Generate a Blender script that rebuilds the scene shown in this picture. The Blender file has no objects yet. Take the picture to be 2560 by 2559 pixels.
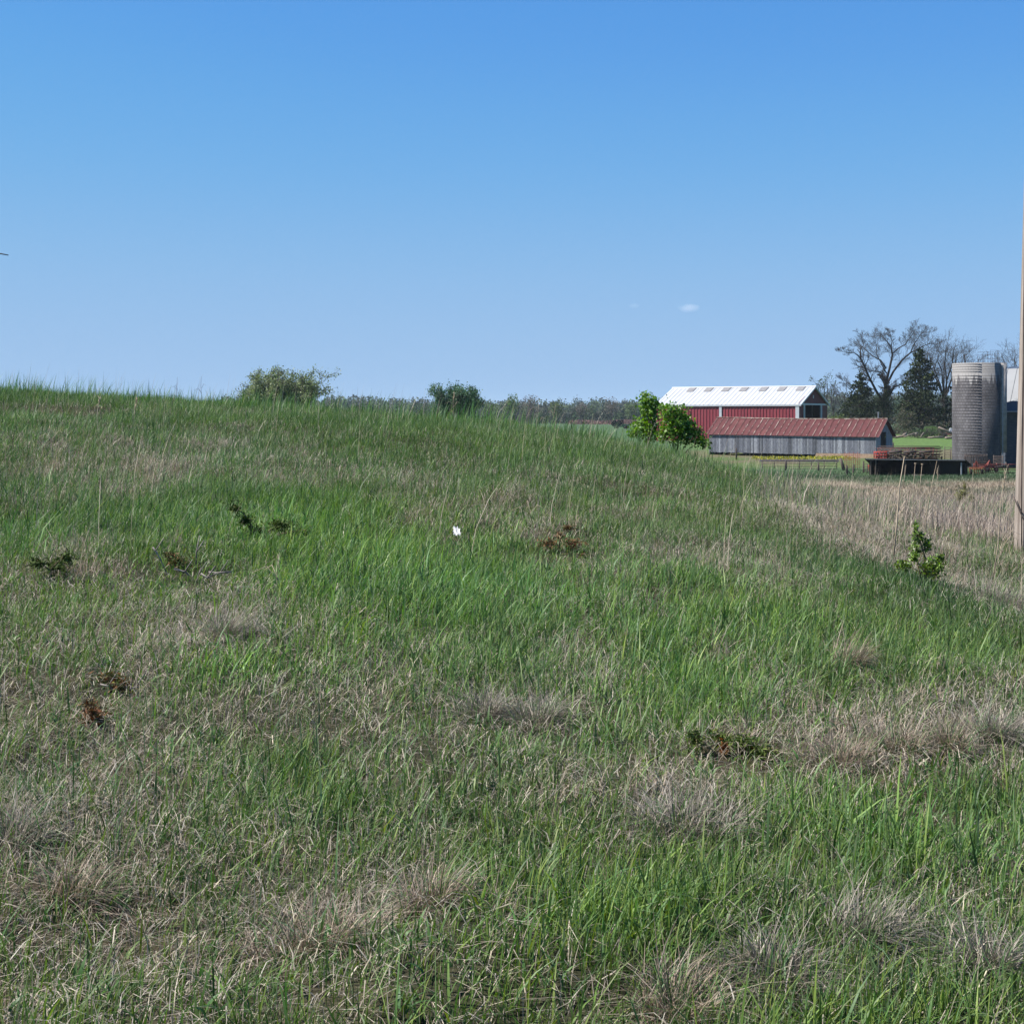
import bpy, math, random
import numpy as np
from mathutils import Vector, Matrix

R = math.radians
SC = bpy.context.scene
EYE = 1.65            # eye height above the verge
F = 3584.0            # focal length in photo pixels
HZ = 1040.0           # horizon row in the photo

# ------------------------------------------------------------------ camera
cam_d = bpy.data.cameras.new('camera')
cam = bpy.data.objects.new('camera', cam_d)
SC.collection.objects.link(cam)
cam.location = (0, 0, EYE)
cam.rotation_euler = (R(90), 0, 0)
cam_d.sensor_width = 36.0
cam_d.lens = 36.0 * F / 2560.0
cam_d.shift_y = -(1279.5 - HZ) / 2560.0
cam_d.clip_start = 0.05
cam_d.clip_end = 40000
SC.camera = cam

# ------------------------------------------------------------------ sky, sun, exposure
SUN_EL = R(52)
SUN_AZ = math.atan2(-1.0, -0.02)          # clockwise from +Y
sun_vec = Vector((math.sin(SUN_AZ) * math.cos(SUN_EL), math.cos(SUN_AZ) * math.cos(SUN_EL), math.sin(SUN_EL)))
W = bpy.data.worlds.new('World')
SC.world = W
W.use_nodes = True
_nt = W.node_tree
_sky = _nt.nodes.new('ShaderNodeTexSky')
_sky.sky_type = 'NISHITA'
_sky.sun_disc = False
_sky.sun_elevation = SUN_EL
_sky.sun_rotation = SUN_AZ % (2 * math.pi)
_sky.altitude = 800
_sky.air_density = 1.0
_sky.dust_density = 0.0
_sky.ozone_density = 10.0
# the camera's rendering of the sky: flatter and more saturated than the raw model
_gm = _nt.nodes.new('ShaderNodeGamma'); _gm.inputs[1].default_value = .62
_hs = _nt.nodes.new('ShaderNodeHueSaturation'); _hs.inputs['Saturation'].default_value = 1.32
_tn = _nt.nodes.new('ShaderNodeMix'); _tn.data_type = 'RGBA'; _tn.blend_type = 'MULTIPLY'; _tn.inputs[0].default_value = 1
_tn.inputs[7].default_value = (1.14 * .2, 1.22 * .2, 1.36 * .2, 1)
_nt.links.new(_sky.outputs[0], _gm.inputs[0]); _nt.links.new(_gm.outputs[0], _hs.inputs['Color'])
_nt.links.new(_hs.outputs[0], _tn.inputs[6]); 
_cv = _nt.nodes.new('ShaderNodeRGBCurve')
for _ch, _pts in enumerate(([(0, 0), (.10, .09), (.15, .158), (.23, .25), (.32, .30), (.5, .335), (1, .36)],
                            [(0, 0), (.32, .345), (.38, .415), (.485, .485), (.57, .512), (.7, .53), (1, .54)],
                            [(0, 0), (.5, .56), (.7, .78), (.77, .80), (.86, .81), (1, .81)])):
    _c = _cv.mapping.curves[_ch]
    _c.points[0].location = _pts[0]; _c.points[1].location = _pts[-1]
    for _p in _pts[1:-1]: _c.points.new(*_p)
_cv.mapping.update()
_t2 = _nt.nodes.new('ShaderNodeMix'); _t2.data_type = 'RGBA'; _t2.blend_type = 'MULTIPLY'; _t2.inputs[0].default_value = 1
_t2.inputs[7].default_value = (5, 5, 5, 1)
_nt.links.new(_tn.outputs[2], _cv.inputs['Color']); _nt.links.new(_cv.outputs[0], _t2.inputs[6])
_nt.links.new(_t2.outputs[2], _nt.nodes['Background'].inputs[0])
_nt.nodes['Background'].inputs[1].default_value = 0.09
sun_d = bpy.data.lights.new('sun', 'SUN')
sun_d.energy = 5.0
sun_d.angle = R(0.5)
sun_d.color = (1.0, 0.955, 0.89)
sun_o = bpy.data.objects.new('sun', sun_d)
SC.collection.objects.link(sun_o)
sun_o.rotation_euler = sun_vec.to_track_quat('Z', 'Y').to_euler()
SC.view_settings.view_transform = 'Standard'
SC.view_settings.look = 'None'
SC.view_settings.gamma = 1
SC.view_settings.exposure = 1.15
SC.render.engine = 'CYCLES'
SC.cycles.max_bounces = 6
SC.cycles.diffuse_bounces = 3
SC.cycles.glossy_bounces = 2
SC.cycles.transmission_bounces = 3
SC.cycles.transparent_max_bounces = 4
SC.cycles.use_denoising = True
SC.cycles.denoiser = 'OPENIMAGEDENOISE'
SC.cycles.denoising_input_passes = 'RGB_ALBEDO_NORMAL'
SC.cycles.denoising_prefilter = 'NONE'
SC.cycles.volume_bounces = 5
SC.cycles.sample_clamp_indirect = 4.0

ALB = .82             # overall albedo scale that goes with the exposure
rng = np.random.default_rng(11)
random.seed(5)


# ------------------------------------------------------------------ noise + terrain
def _hash(ix, iy, s):
    v = np.sin(ix * 127.1 + iy * 311.7 + s * 74.7) * 43758.5453
    return v - np.floor(v)


def vnoise(x, y, s=0):
    x = np.asarray(x, float); y = np.asarray(y, float)
    ix = np.floor(x); iy = np.floor(y)
    fx = x - ix; fy = y - iy
    fx = fx * fx * (3 - 2 * fx); fy = fy * fy * (3 - 2 * fy)
    a = _hash(ix, iy, s); b = _hash(ix + 1, iy, s); c = _hash(ix, iy + 1, s); d = _hash(ix + 1, iy + 1, s)
    return (a * (1 - fx) + b * fx) * (1 - fy) + (c * (1 - fx) + d * fx) * fy


def fbm(x, y, s=0, o=3):
    v = 0; a = .5; t = 0
    for k in range(o):
        v = v + a * vnoise(x * 2 ** k, y * 2 ** k, s + k * 13); t += a; a *= .5
    return v / t


def sstep(a, b, x):
    t = np.clip((x - a) / (b - a), 0, 1)
    return t * t * (3 - 2 * t)


_cx = np.array([-40, -20, -10.36, -7.1, -3.9, -1.46, .16, 2.59, 4.2, 5.8, 7.1, 9.06, 10.4, 16, 30, 60])
_cz = np.array([.85, .68, .42, .23, .03, -.12, -.28, -.68, -1.13, -1.6, -1.95, -2.1, -2.15, -2.15, -2.1, -2.2])
_gx = np.linspace(-40, 60, 801)
_gz = np.convolve(np.pad(np.interp(_gx, _cx, _cz), 8, mode='edge'), np.ones(17) / 17, mode='valid')
_fy = np.array([20, 60, 80, 105, 135, 150, 180, 210, 235, 280, 350, 500, 1000, 3000.])
_fz = np.array([-3.4, -4.2, -4.46, -5.0, -5.6, -5.25, -5.05, -4.6, -4.1, -3.1, -3.2, -4.2, -4.5, -4.5])
YC = 29.0


def H(x, y):
    x = np.asarray(x, float); y = np.asarray(y, float)
    zc = np.interp(x, _gx, _gz)
    t = np.clip((y - 5) / (YC - 5), 0, 1)
    s = 1 - (1 - t) ** 1.45
    front = -1.65 * (1 - s) + zc * s
    w = sstep(0.05, 0.13, x / np.maximum(y, 1))
    far = np.interp(y, _fy, _fz) * w + -4.6 * (1 - w)
    b = sstep(0, 1, (y - YC) / 50.0)
    z = np.where(y <= YC, front, zc * (1 - b) + far * b)
    near = np.clip(1 - (y - 34) / 20, 0, 1)
    z = z + near * ((fbm(x * .9, y * .9, 3) - .5) * .22 + (fbm(x * .25, y * .25, 9) - .5) * .22 * np.clip((y - 6) / 10, 0, 1))
    z = z + (1 - near) * (fbm(x * .06, y * .06, 21) - .5) * .5 * np.clip((y - 40) / 40, 0, 1) * (y < 600)
    z = z - .5 * np.exp(-((x + 8.0) / 1.3) ** 2 - ((y - 23.4) / .6) ** 2)
    z = z - .16 * np.exp(-((x - 4.6) / 1.4) ** 2) * sstep(7.5, 11, y) * (1 - sstep(14, 17, y))
    return z + EYE


def Hf(x, y):
    return float(H(np.array([x]), np.array([y]))[0])


_ry = np.concatenate([np.arange(2.2, 45, .03), np.geomspace(45, 2500, 1500)])


def G(px, py):
    """where the sight line through a photo pixel meets the ground"""
    u = (px - 1280) / F; v = -(py - HZ) / F
    h = H(u * _ry, _ry)
    k = np.nonzero(EYE + v * _ry < h)[0]
    y = _ry[k[0]] if len(k) else 2500.
    return float(u * y), float(y), float(Hf(u * y, y))


def at(px, py, d):
    return Vector(((px - 1280) / F * d, d, EYE - (py - HZ) / F * d))


# ------------------------------------------------------------------ object helpers
def link(o):
    SC.collection.objects.link(o); return o


def tag(o, label, cat, group=None):
    o['label'] = label; o['category'] = cat
    if group: o['group'] = group
    return o


def empty(name, label, cat, loc, rz=0, group=None):
    o = bpy.data.objects.new(name, None)
    o.location = loc; o.rotation_euler = (0, 0, rz); o.empty_display_size = .3
    link(o)
    return tag(o, label, cat, group)


def mesh_np(name, V, Q=None, T=None, col=None, mat=None, parent=None, smooth=True, uv=None):
    V = np.asarray(V, np.float32).reshape(-1, 3)
    Q = np.zeros((0, 4), np.int32) if Q is None else np.asarray(Q, np.int32).reshape(-1, 4)
    T = np.zeros((0, 3), np.int32) if T is None else np.asarray(T, np.int32).reshape(-1, 3)
    me = bpy.data.meshes.new(name)
    me.vertices.add(len(V)); me.vertices.foreach_set('co', V.ravel())
    lv = np.concatenate([Q.ravel(), T.ravel()]).astype(np.int32)
    me.loops.add(len(lv)); me.loops.foreach_set('vertex_index', lv)
    ls = np.concatenate([np.arange(len(Q)) * 4, len(Q) * 4 + np.arange(len(T)) * 3]).astype(np.int32)
    me.polygons.add(len(ls)); me.polygons.foreach_set('loop_start', ls)
    if not smooth:
        me.polygons.foreach_set('use_smooth', np.zeros(len(ls), bool))
    if col is not None:
        col = np.asarray(col, np.float32) * ALB
        if col.shape[-1] == 3:
            col = np.concatenate([col, np.ones((len(col), 1), np.float32)], 1)
        a = me.color_attributes.new('col', 'FLOAT_COLOR', 'POINT')
        a.data.foreach_set('color', col.astype(np.float32).ravel())
    if uv is not None:
        l = me.uv_layers.new(name='UVMap')
        l.data.foreach_set('uv', np.asarray(uv, np.float32)[lv].ravel())
    me.update(calc_edges=True)
    if mat: me.materials.append(mat)
    o = bpy.data.objects.new(name, me)
    link(o)
    if parent: o.parent = parent
    return o


class MB:
    """collects simple solids into ONE mesh"""
    def __init__(s):
        s.v = []; s.f = []; s.c = []; s.cur = (1, 1, 1)

    def add(s, vs, fs):
        n = len(s.v)
        s.v += [tuple(p) for p in vs]; s.c += [s.cur] * len(vs)
        s.f += [tuple(i + n for i in f) for f in fs]; return s

    def box(s, lo, hi, M=None):
        (a, b, c), (d, e, f) = lo, hi
        vs = [Vector(p) for p in ((a, b, c), (d, b, c), (d, e, c), (a, e, c), (a, b, f), (d, b, f), (d, e, f), (a, e, f))]
        if M: vs = [M @ p for p in vs]
        return s.add(vs, [(0, 3, 2, 1), (4, 5, 6, 7), (0, 1, 5, 4), (1, 2, 6, 5), (2, 3, 7, 6), (3, 0, 4, 7)])

    def beam(s, p, q, w, h=None, up=(0, 0, 1)):
        p = Vector(p); q = Vector(q); d = (q - p)
        L = d.length; d.normalize(); u = Vector(up)
        if abs(d.dot(u)) > .95: u = Vector((1, 0, 0))
        a = d.cross(u).normalized(); b = a.cross(d)
        h = h or w
        M = Matrix(((a.x, b.x, d.x, p.x), (a.y, b.y, d.y, p.y), (a.z, b.z, d.z, p.z), (0, 0, 0, 1)))
        return s.box((-w / 2, -h / 2, 0), (w / 2, h / 2, L), M)

    def tube(s, pts, rad, n=6, cap=True, closed=False):
        pts = [Vector(p) for p in pts]; m = len(pts)
        if not isinstance(rad, (list, tuple)): rad = [rad] * m
        vs = []; a = None
        for i, p in enumerate(pts):
            if closed: d = pts[(i + 1) % m] - pts[i - 1]
            else: d = pts[min(i + 1, m - 1)] - pts[max(i - 1, 0)]
            if d.length < 1e-9: d = Vector((0, 0, 1))
            d.normalize()
            if a is None:
                a = d.cross(Vector((0, 0, 1)) if abs(d.z) < .9 else Vector((1, 0, 0)))
            a = a - d * a.dot(d)
            a.normalize(); b = d.cross(a)
            for k in range(n):
                t = 2 * math.pi * k / n
                vs.append(p + (a * math.cos(t) + b * math.sin(t)) * rad[i])
        fs = []
        for i in range(m if closed else m - 1):
            j = (i + 1) % m
            for k in range(n):
                fs.append((i * n + k, i * n + (k + 1) % n, j * n + (k + 1) % n, j * n + k))
        if cap and not closed:
            fs.append(tuple(range(n))[::-1]); fs.append(tuple((m - 1) * n + k for k in range(n)))
        return s.add(vs, fs)

    def sheet(s, p, u, v, rib=.3, depth=.04, w=.08, nv=1, warp=None):
        """ribbed metal sheet: ribs run along v, spaced along u"""
        p = Vector(p); u = Vector(u); v = Vector(v); L = u.length; ud = u / L
        nrm = ud.cross(v.normalized())
        xs = []
        k = 0.0
        while k < L - 1e-6:
            for dx, dz in ((0, 0), (rib * .5 - w, 0), (rib * .5 - w * .5, depth), (rib * .5 + w * .5, depth), (rib * .5 + w, 0)):
                if k + dx <= L: xs.append((k + dx, dz))
            k += rib
        xs.append((L, 0))
        vs = []
        for j in range(nv + 1):
            for x, dz in xs:
                q = p + ud * x + v * (j / nv) + nrm * dz
                if warp: q = q + Vector((0, 0, warp(x / L, j / nv)))
                vs.append(q)
        n = len(xs)
        fs = [(j * n + i, j * n + i + 1, (j + 1) * n + i + 1, (j + 1) * n + i) for j in range(nv) for i in range(n - 1)]
        return s.add(vs, fs)

    def build(s, name, mat, parent=None, smooth=False, col=False):
        me = bpy.data.meshes.new(name)
        me.from_pydata(s.v, [], s.f)
        if not smooth: me.polygons.foreach_set('use_smooth', [False] * len(me.polygons))
        else: me.polygons.foreach_set('use_smooth', [True] * len(me.polygons))
        if col:
            a = me.color_attributes.new('col', 'FLOAT_COLOR', 'POINT')
            a.data.foreach_set('color', np.array([(c[0] * ALB, c[1] * ALB, c[2] * ALB, 1) for c in s.c], np.float32).ravel())
        me.update()
        me.materials.append(mat)
        o = bpy.data.objects.new(name, me); link(o)
        if parent: o.parent = parent
        return o


def copy_of(o, parent, loc=None):
    c = o.copy(); link(c); c.parent = parent
    if loc is not None: c.location = loc
    return c


# ------------------------------------------------------------------ materials
def mat(name, c1, c2=None, scale=3.0, rough=.8, bump=.0, metal=0, spec=.3, stretch=(1, 1, 1), thr=(.35, .65), c3=None, s3=.6, thr3=(.55, .7), bscale=None):
    c1 = tuple(c * ALB for c in c1); c2 = c2 and tuple(c * ALB for c in c2); c3 = c3 and tuple(c * ALB for c in c3)
    m = bpy.data.materials.new(name); m.use_nodes = True
    nt = m.node_tree; N = nt.nodes; L = nt.links
    b = N['Principled BSDF']
    b.inputs['Roughness'].default_value = rough; b.inputs['Metallic'].default_value = metal
    b.inputs['Specular IOR Level'].default_value = spec
    tc = N.new('ShaderNodeTexCoord'); mp = N.new('ShaderNodeMapping')
    mp.inputs['Scale'].default_value = stretch
    L.new(tc.outputs['Object'], mp.inputs[0])
    if c2 is None:
        b.inputs['Base Color'].default_value = (*c1, 1)
    else:
        n = N.new('ShaderNodeTexNoise'); n.inputs['Scale'].default_value = scale; n.inputs['Detail'].default_value = 6
        r = N.new('ShaderNodeValToRGB')
        r.color_ramp.elements[0].position = thr[0]; r.color_ramp.elements[1].position = thr[1]
        r.color_ramp.elements[0].color = (*c1, 1); r.color_ramp.elements[1].color = (*c2, 1)
        L.new(mp.outputs[0], n.inputs[0]); L.new(n.outputs[0], r.inputs[0])
        out = r.outputs[0]
        if c3:
            n3 = N.new('ShaderNodeTexNoise'); n3.inputs['Scale'].default_value = s3; n3.inputs['Detail'].default_value = 5
            r3 = N.new('ShaderNodeValToRGB')
            r3.color_ramp.elements[0].position = thr3[0]; r3.color_ramp.elements[1].position = thr3[1]
            mx = N.new('ShaderNodeMix'); mx.data_type = 'RGBA'
            L.new(mp.outputs[0], n3.inputs[0]); L.new(n3.outputs[0], r3.inputs[0]); L.new(r3.outputs[0], mx.inputs[0])
            L.new(out, mx.inputs[6]); mx.inputs[7].default_value = (*c3, 1); out = mx.outputs[2]
        L.new(out, b.inputs['Base Color'])
    if bump:
        nb = N.new('ShaderNodeTexNoise'); nb.inputs['Scale'].default_value = bscale or scale * 2; nb.inputs['Detail'].default_value = 6
        bp = N.new('ShaderNodeBump'); bp.inputs['Strength'].default_value = bump; bp.inputs['Distance'].default_value = .05
        L.new(mp.outputs[0], nb.inputs[0]); L.new(nb.outputs[0], bp.inputs['Height']); L.new(bp.outputs[0], b.inputs['Normal'])
    return m


def leafmat(name, trans=.3, rough=.5, spec=.3, color=None, tcol=None):
    m = bpy.data.materials.new(name); m.use_nodes = True
    nt = m.node_tree; N = nt.nodes; L = nt.links
    b = N['Principled BSDF']; o = N['Material Output']
    b.inputs['Roughness'].default_value = rough; b.inputs['Specular IOR Level'].default_value = spec
    t = N.new('ShaderNodeBsdfTranslucent'); mx = N.new('ShaderNodeMixShader'); mx.inputs[0].default_value = trans
    if color is None:
        a = N.new('ShaderNodeVertexColor'); a.layer_name = 'col'
        L.new(a.outputs[0], b.inputs['Base Color'])
        hs = N.new('ShaderNodeHueSaturation'); hs.inputs['Saturation'].default_value = 1.2; hs.inputs['Value'].default_value = 1.25
        L.new(a.outputs[0], hs.inputs['Color']); L.new(hs.outputs[0], t.inputs[0])
    else:
        b.inputs['Base Color'].default_value = (*color, 1); t.inputs[0].default_value = (*(tcol or color), 1)
    L.new(b.outputs[0], mx.inputs[1]); L.new(t.outputs[0], mx.inputs[2]); L.new(mx.outputs[0], o.inputs[0])
    return m


def colmat(name, rough=.85, spec=.2, nscale=20., namt=.35, bump=0, stretch=(1, 1, 1)):
    """colour from the 'col' attribute, broken up by noise"""
    m = bpy.data.materials.new(name); m.use_nodes = True
    nt = m.node_tree; N = nt.nodes; L = nt.links
    b = N['Principled BSDF']; b.inputs['Roughness'].default_value = rough; b.inputs['Specular IOR Level'].default_value = spec
    a = N.new('ShaderNodeVertexColor'); a.layer_name = 'col'
    tc = N.new('ShaderNodeTexCoord'); mp = N.new('ShaderNodeMapping'); mp.inputs['Scale'].default_value = stretch
    n = N.new('ShaderNodeTexNoise'); n.inputs['Scale'].default_value = nscale; n.inputs['Detail'].default_value = 8
    mr = N.new('ShaderNodeMapRange'); mr.inputs[1].default_value = .3; mr.inputs[2].default_value = .7
    mr.inputs[3].default_value = 1 - namt; mr.inputs[4].default_value = 1 + namt
    mx = N.new('ShaderNodeMix'); mx.data_type = 'RGBA'; mx.blend_type = 'MULTIPLY'; mx.inputs[0].default_value = 1
    L.new(tc.outputs['Object'], mp.inputs[0]); L.new(mp.outputs[0], n.inputs[0]); L.new(n.outputs[0], mr.inputs[0])
    L.new(a.outputs[0], mx.inputs[6]); L.new(mr.outputs[0], mx.inputs[7]); L.new(mx.outputs[2], b.inputs['Base Color'])
    if bump:
        bp = N.new('ShaderNodeBump'); bp.inputs['Strength'].default_value = bump; bp.inputs['Distance'].default_value = .1
        L.new(n.outputs[0], bp.inputs['Height']); L.new(bp.outputs[0], b.inputs['Normal'])
    return m


M_ground = colmat('ground_cover', .95, .1, 3.0, .45, .5)
M_grass = leafmat('green_grass', .3, .5, .25)
M_dry = leafmat('dry_grass', .22, .5, .3)
M_leaf = leafmat('tree_leaf', .3, .55, .25)
M_needle = leafmat('cedar_needle', .12, .7, .15)
M_woodsleaf = leafmat('woods_foliage', .15, .9, .05)
M_vine = leafmat('vine_leaf', .38, .42, .4)
M_bark = mat('dark_bark', (.018, .015, .014), (.045, .038, .034), 3, .9, .3)
M_twig = mat('grey_twig', (.035, .03, .029), (.07, .06, .056), 2, .9)
M_stem = mat('green_stem', (.1, .09, .04), (.16, .12, .06), 6, .8)
M_white = mat('white_metal_roof', (.42, .43, .45), (.47, .48, .495), .5, .45, 0, 0, .4)
M_trim = mat('white_trim', (.42, .44, .48), (.5, .52, .55), 2, .5)
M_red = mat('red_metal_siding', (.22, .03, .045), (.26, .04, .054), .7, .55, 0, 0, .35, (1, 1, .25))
M_red_shade = mat('red_gable_shade', (.1, .012, .018), (.13, .016, .022), .7, .6, 0, 0, .2)  # red siding darkened: the shade of the gable end is in its colour
M_dark = mat('black_and_inner_shade', (.004, .004, .004), (.008, .007, .007), 1, .95)  # near black carries the shade inside barn and shed; also tyres and load
M_skyl = mat('grey_skylight', (.2, .19, .188), (.26, .25, .245), 3, .5)
M_rust = mat('rusty_roof', (.075, .02, .02), (.105, .028, .028), 1.2, .75, .1, 0, .25, (1, 1, 1), (.3, .7), (.12, .037, .034), .5)
M_seam = mat('worn_seam', (.12, .045, .035), (.36, .29, .24), 1.6, .7, 0, 0, .3, (1, 1, 1), (.43, .56))
M_plank = colmat('weathered_plank', .9, .15, 5., .5, .2, (6, 6, .7))
M_conc = None
M_steel = mat('galvanised_pipe', (.3, .31, .33), (.45, .46, .48), 8, .5, 0, .5)
M_darkpipe = mat('dark_pipe', (.035, .03, .03), (.09, .06, .05), 5, .7)
M_rustpipe = mat('rust_red_pipe', (.14, .03, .025), (.26, .06, .045), 4, .7)
M_redpaint = mat('faded_red_paint', (.32, .025, .02), (.45, .07, .05), 3, .6)
M_orange = mat('orange_paint', (.26, .08, .03), (.4, .16, .08), 3, .6)
M_oldwood = mat('old_wood', (.05, .04, .035), (.13, .105, .09), 5, .9, .3, 0, .2, (1, 1, .2))
M_black = mat('black_boards_shade', (.004, .004, .005), (.009, .009, .01), 3, .85, .1, 0, .2, (1, 1, .3))  # black boards darkened further to hold the shade inside the open front
M_stone = mat('tan_foundation', (.3, .2, .13), (.42, .3, .21), 3, .9, .3)
M_log = mat('dead_wood', (.12, .095, .075), (.25, .205, .17), 3, .9, .3)
M_grey = mat('sun_bleached_wood', (.13, .11, .1), (.3, .27, .24), 14, .85, .2)

# ------------------------------------------------------------------ ground colours
C_thatch = np.array([.06, .045, .03])
C_gsoil = np.array([.025, .032, .014])
C_field = np.array([.052, .09, .038])
C_lawn = np.array([.085, .14, .04])
C_tan = np.array([.31, .245, .185])
C_dirt = np.array([.12, .10, .06])
C_olive = np.array([.095, .12, .04])


def zone(x, y):
    x = np.asarray(x, float); y = np.asarray(y, float)
    n = fbm(x * .8, y * .8, 31)[:, None]
    near = C_thatch * n + C_gsoil * (1 - n)
    u = x / np.maximum(y, 1)
    nn = fbm(x * .12, y * .05, 41, 4)
    # far field: brown strips, green strip, farmyard
    c = np.tile(C_field, (len(x), 1))
    def mix(c, k, w): return c * (1 - w[:, None]) + k * w[:, None]
    br = sstep(36, 48, y) * (1 - sstep(104, 118, y + 14 * (nn - .5) + 16 * (u - .3))) * sstep(.18, .21, u)
    gs = np.exp(-((y - 74 - 20 * (nn - .5)) / 7) ** 2) * .75
    c = mix(c, C_tan * (0.8 + .4 * n), br * (1 - gs) * sstep(.34, .56, fbm(x * .25, y * .14, 43, 4)) * .9)
    yard = sstep(143, 150, y) * (1 - sstep(196, 206, y)) * sstep(.1, .14, u)
    nd = sstep(.45, .6, fbm(x * .2, y * .1, 51))
    c = mix(c, C_olive, yard * .8)
    c = mix(c, C_dirt, yard * nd * .8)
    lawn = sstep(198, 206, y) * (1 - sstep(262, 280, y)) * sstep(.1, .14, u)
    c = mix(c, C_lawn, lawn)
    w = sstep(33, 42, y)
    return near * (1 - w[:, None]) + c * w[:, None]


# ------------------------------------------------------------------ ground sheet
ys = np.concatenate([np.arange(-9, 36, .3), np.geomspace(36, 300, 150)[1:], np.geomspace(300, 3000, 40)[1:]])
us = np.linspace(-.8, .8, 241)
YY, UU = np.meshgrid(ys, us, indexing='ij')
XX = UU * (YY + 16)
gz = H(XX.ravel(), YY.ravel())
gv = np.stack([XX.ravel(), YY.ravel(), gz], 1)
nu = len(us)
ii, jj = np.meshgrid(np.arange(len(ys) - 1), np.arange(nu - 1), indexing='ij')
a = (ii * nu + jj).ravel()
o = mesh_np('ground', gv, np.stack([a, a + 1, a + nu + 1, a + nu], 1), col=zone(gv[:, 0], gv[:, 1]), mat=M_ground)
o['kind'] = 'structure'


# ------------------------------------------------------------------ grass
def blades(P, h, w, az, bend, col, n=3, tw=None, tipcol=None):
    N = len(P)
    l = np.stack([np.cos(az), np.sin(az), np.zeros(N)], 1)
    tw = rng.normal(0, .5, N) if tw is None else tw
    s = np.stack([-np.sin(az + tw), np.cos(az + tw), np.zeros(N)], 1)
    k = 2 * n + 1
    V = np.zeros((N, k, 3), np.float32); C = np.zeros((N, k, 3), np.float32)
    for i in range(n + 1):
        t = i / n
        drop = np.clip(bend, 0, 2) ** 2 * .42 * t ** 2.2
        c = P + np.array([0, 0, 1.]) * (h * (t - drop))[:, None] + l * (h * bend * t ** 1.7)[:, None]
        cc = col if tipcol is None else col * (1 - t * t) + tipcol * t * t
        if i < n:
            ww = w * (.5 if i else .36) * (1 - t ** 2.2)
            V[:, 2 * i] = c - s * ww[:, None]; V[:, 2 * i + 1] = c + s * ww[:, None]
            C[:, 2 * i] = cc; C[:, 2 * i + 1] = cc
        else:
            V[:, 2 * n] = c; C[:, 2 * n] = cc
    base = (np.arange(N) * k)[:, None]
    Q = np.concatenate([base + np.array([2 * i, 2 * i + 1, 2 * i + 3, 2 * i + 2]) for i in range(n - 1)]) if n > 1 else np.zeros((0, 4))
    T = base + np.array([2 * n - 2, 2 * n - 1, 2 * n])
    return V.reshape(-1, 3), Q, T, C.reshape(-1, 3)


class Acc:
    def __init__(s): s.V = []; s.Q = []; s.T = []; s.C = []; s.n = 0

    def add(s, V, Q, T, C):
        s.V.append(V); s.C.append(C)
        if Q is not None and len(Q): s.Q.append(Q + s.n)
        if T is not None and len(T): s.T.append(T + s.n)
        s.n += len(V)

    def build(s, name, m, parent=None):
        return mesh_np(name, np.concatenate(s.V), np.concatenate(s.Q) if s.Q else None, np.concatenate(s.T) if s.T else None, np.concatenate(s.C), m, parent)


# patches read off the photograph: (px, py, half width, half height, amount); + dry, - green
PATCH = [(300, 1560, 330, 120, .2), (150, 1800, 260, 150, .16), (330, 1480, 260, 60, .15), (1250, 1790, 260, 60, .35), (650, 1580, 180, 50, .4),
         (2200, 1350, 200, 90, .5), (2500, 1330, 160, 110, .55), (2200, 1880, 260, 70, .45), (2480, 1830, 160, 80, .45), (1700, 1990, 190, 100, .4),
         (1100, 1480, 420, 150, -.4), (700, 1330, 420, 100, -.35), (1750, 1620, 330, 150, -.3), (2300, 1560, 330, 90, -.55), (2250, 2120, 330, 80, -.4),
         (500, 2330, 520, 140, .3), (950, 2250, 200, 110, .25), (2300, 2400, 320, 110, .25), (1750, 1150, 200, 60, -.35), (450, 1010, 330, 30, -.3),
         (300, 1130, 320, 50, .15), (900, 1120, 420, 50, .12), (1500, 1250, 300, 60, .05), (650, 1990, 380, 70, -.15), (1500, 2330, 220, 70, -.2),
         (2000, 2020, 160, 60, -.1), (120, 2050, 200, 90, .2), (560, 1690, 130, 50, -.45), (2050, 1290, 140, 70, .3), (100, 1330, 220, 60, -.25)]
PW = []
for (px, py, rx, ry, am) in PATCH:
    x0, y0, _ = G(px, py); yb = G(px, py + ry)[1]; yt = G(px, max(py - ry, 1060))[1]
    PW.append((x0, y0, rx * y0 / F, max(.25, min((yt - yb) / 2, 5)), am))


def dryness(x, y):
    d = .40 + .5 * (fbm(x * .55, y * .35, 61) - .5) + .9 * (fbm(x * 2.1, y * 1.4, 71) - .5)
    d = d + .27 * sstep(.14, .30, x / np.maximum(y, 1) + .12 * (fbm(x * .5, y * .4, 63) - .5)) * sstep(13.5, 19, y) + .04 * sstep(9, 5, y) - .04 * sstep(10, 17, y)
    d = d - .32 * np.exp(-((x - 3.75) / 1.0) ** 2 - ((y - 12.3) / 2.4) ** 2)
    for (x0, y0, rx, ry, am) in PW:
        q = ((x - x0) / rx) ** 2 + ((y - y0) / ry) ** 2
        d = d + .8 * am * np.exp(-q * .8)
    return d


def lush(x, y):
    v = np.zeros(len(x))
    for (x0, y0, rx, ry, am) in PW:
        if -.5 < am < 0:
            v = v - 1.9 * am * np.exp(-(((x - x0) / rx) ** 2 + ((y - y0) / ry) ** 2) * .8)
    return np.clip(v * (.45 + 1.1 * fbm(x * 1.5, y * 1.2, 171)), 0, 1.2)


def pick(cols, N, jit=.18):
    cols = np.array(cols)
    i = rng.integers(0, len(cols), N); f = rng.random((N, 1))
    c = cols[i] * f + cols[rng.integers(0, len(cols), N)] * (1 - f)
    return c * (1 + rng.normal(0, jit, (N, 1))).clip(.5, 1.6)


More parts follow.
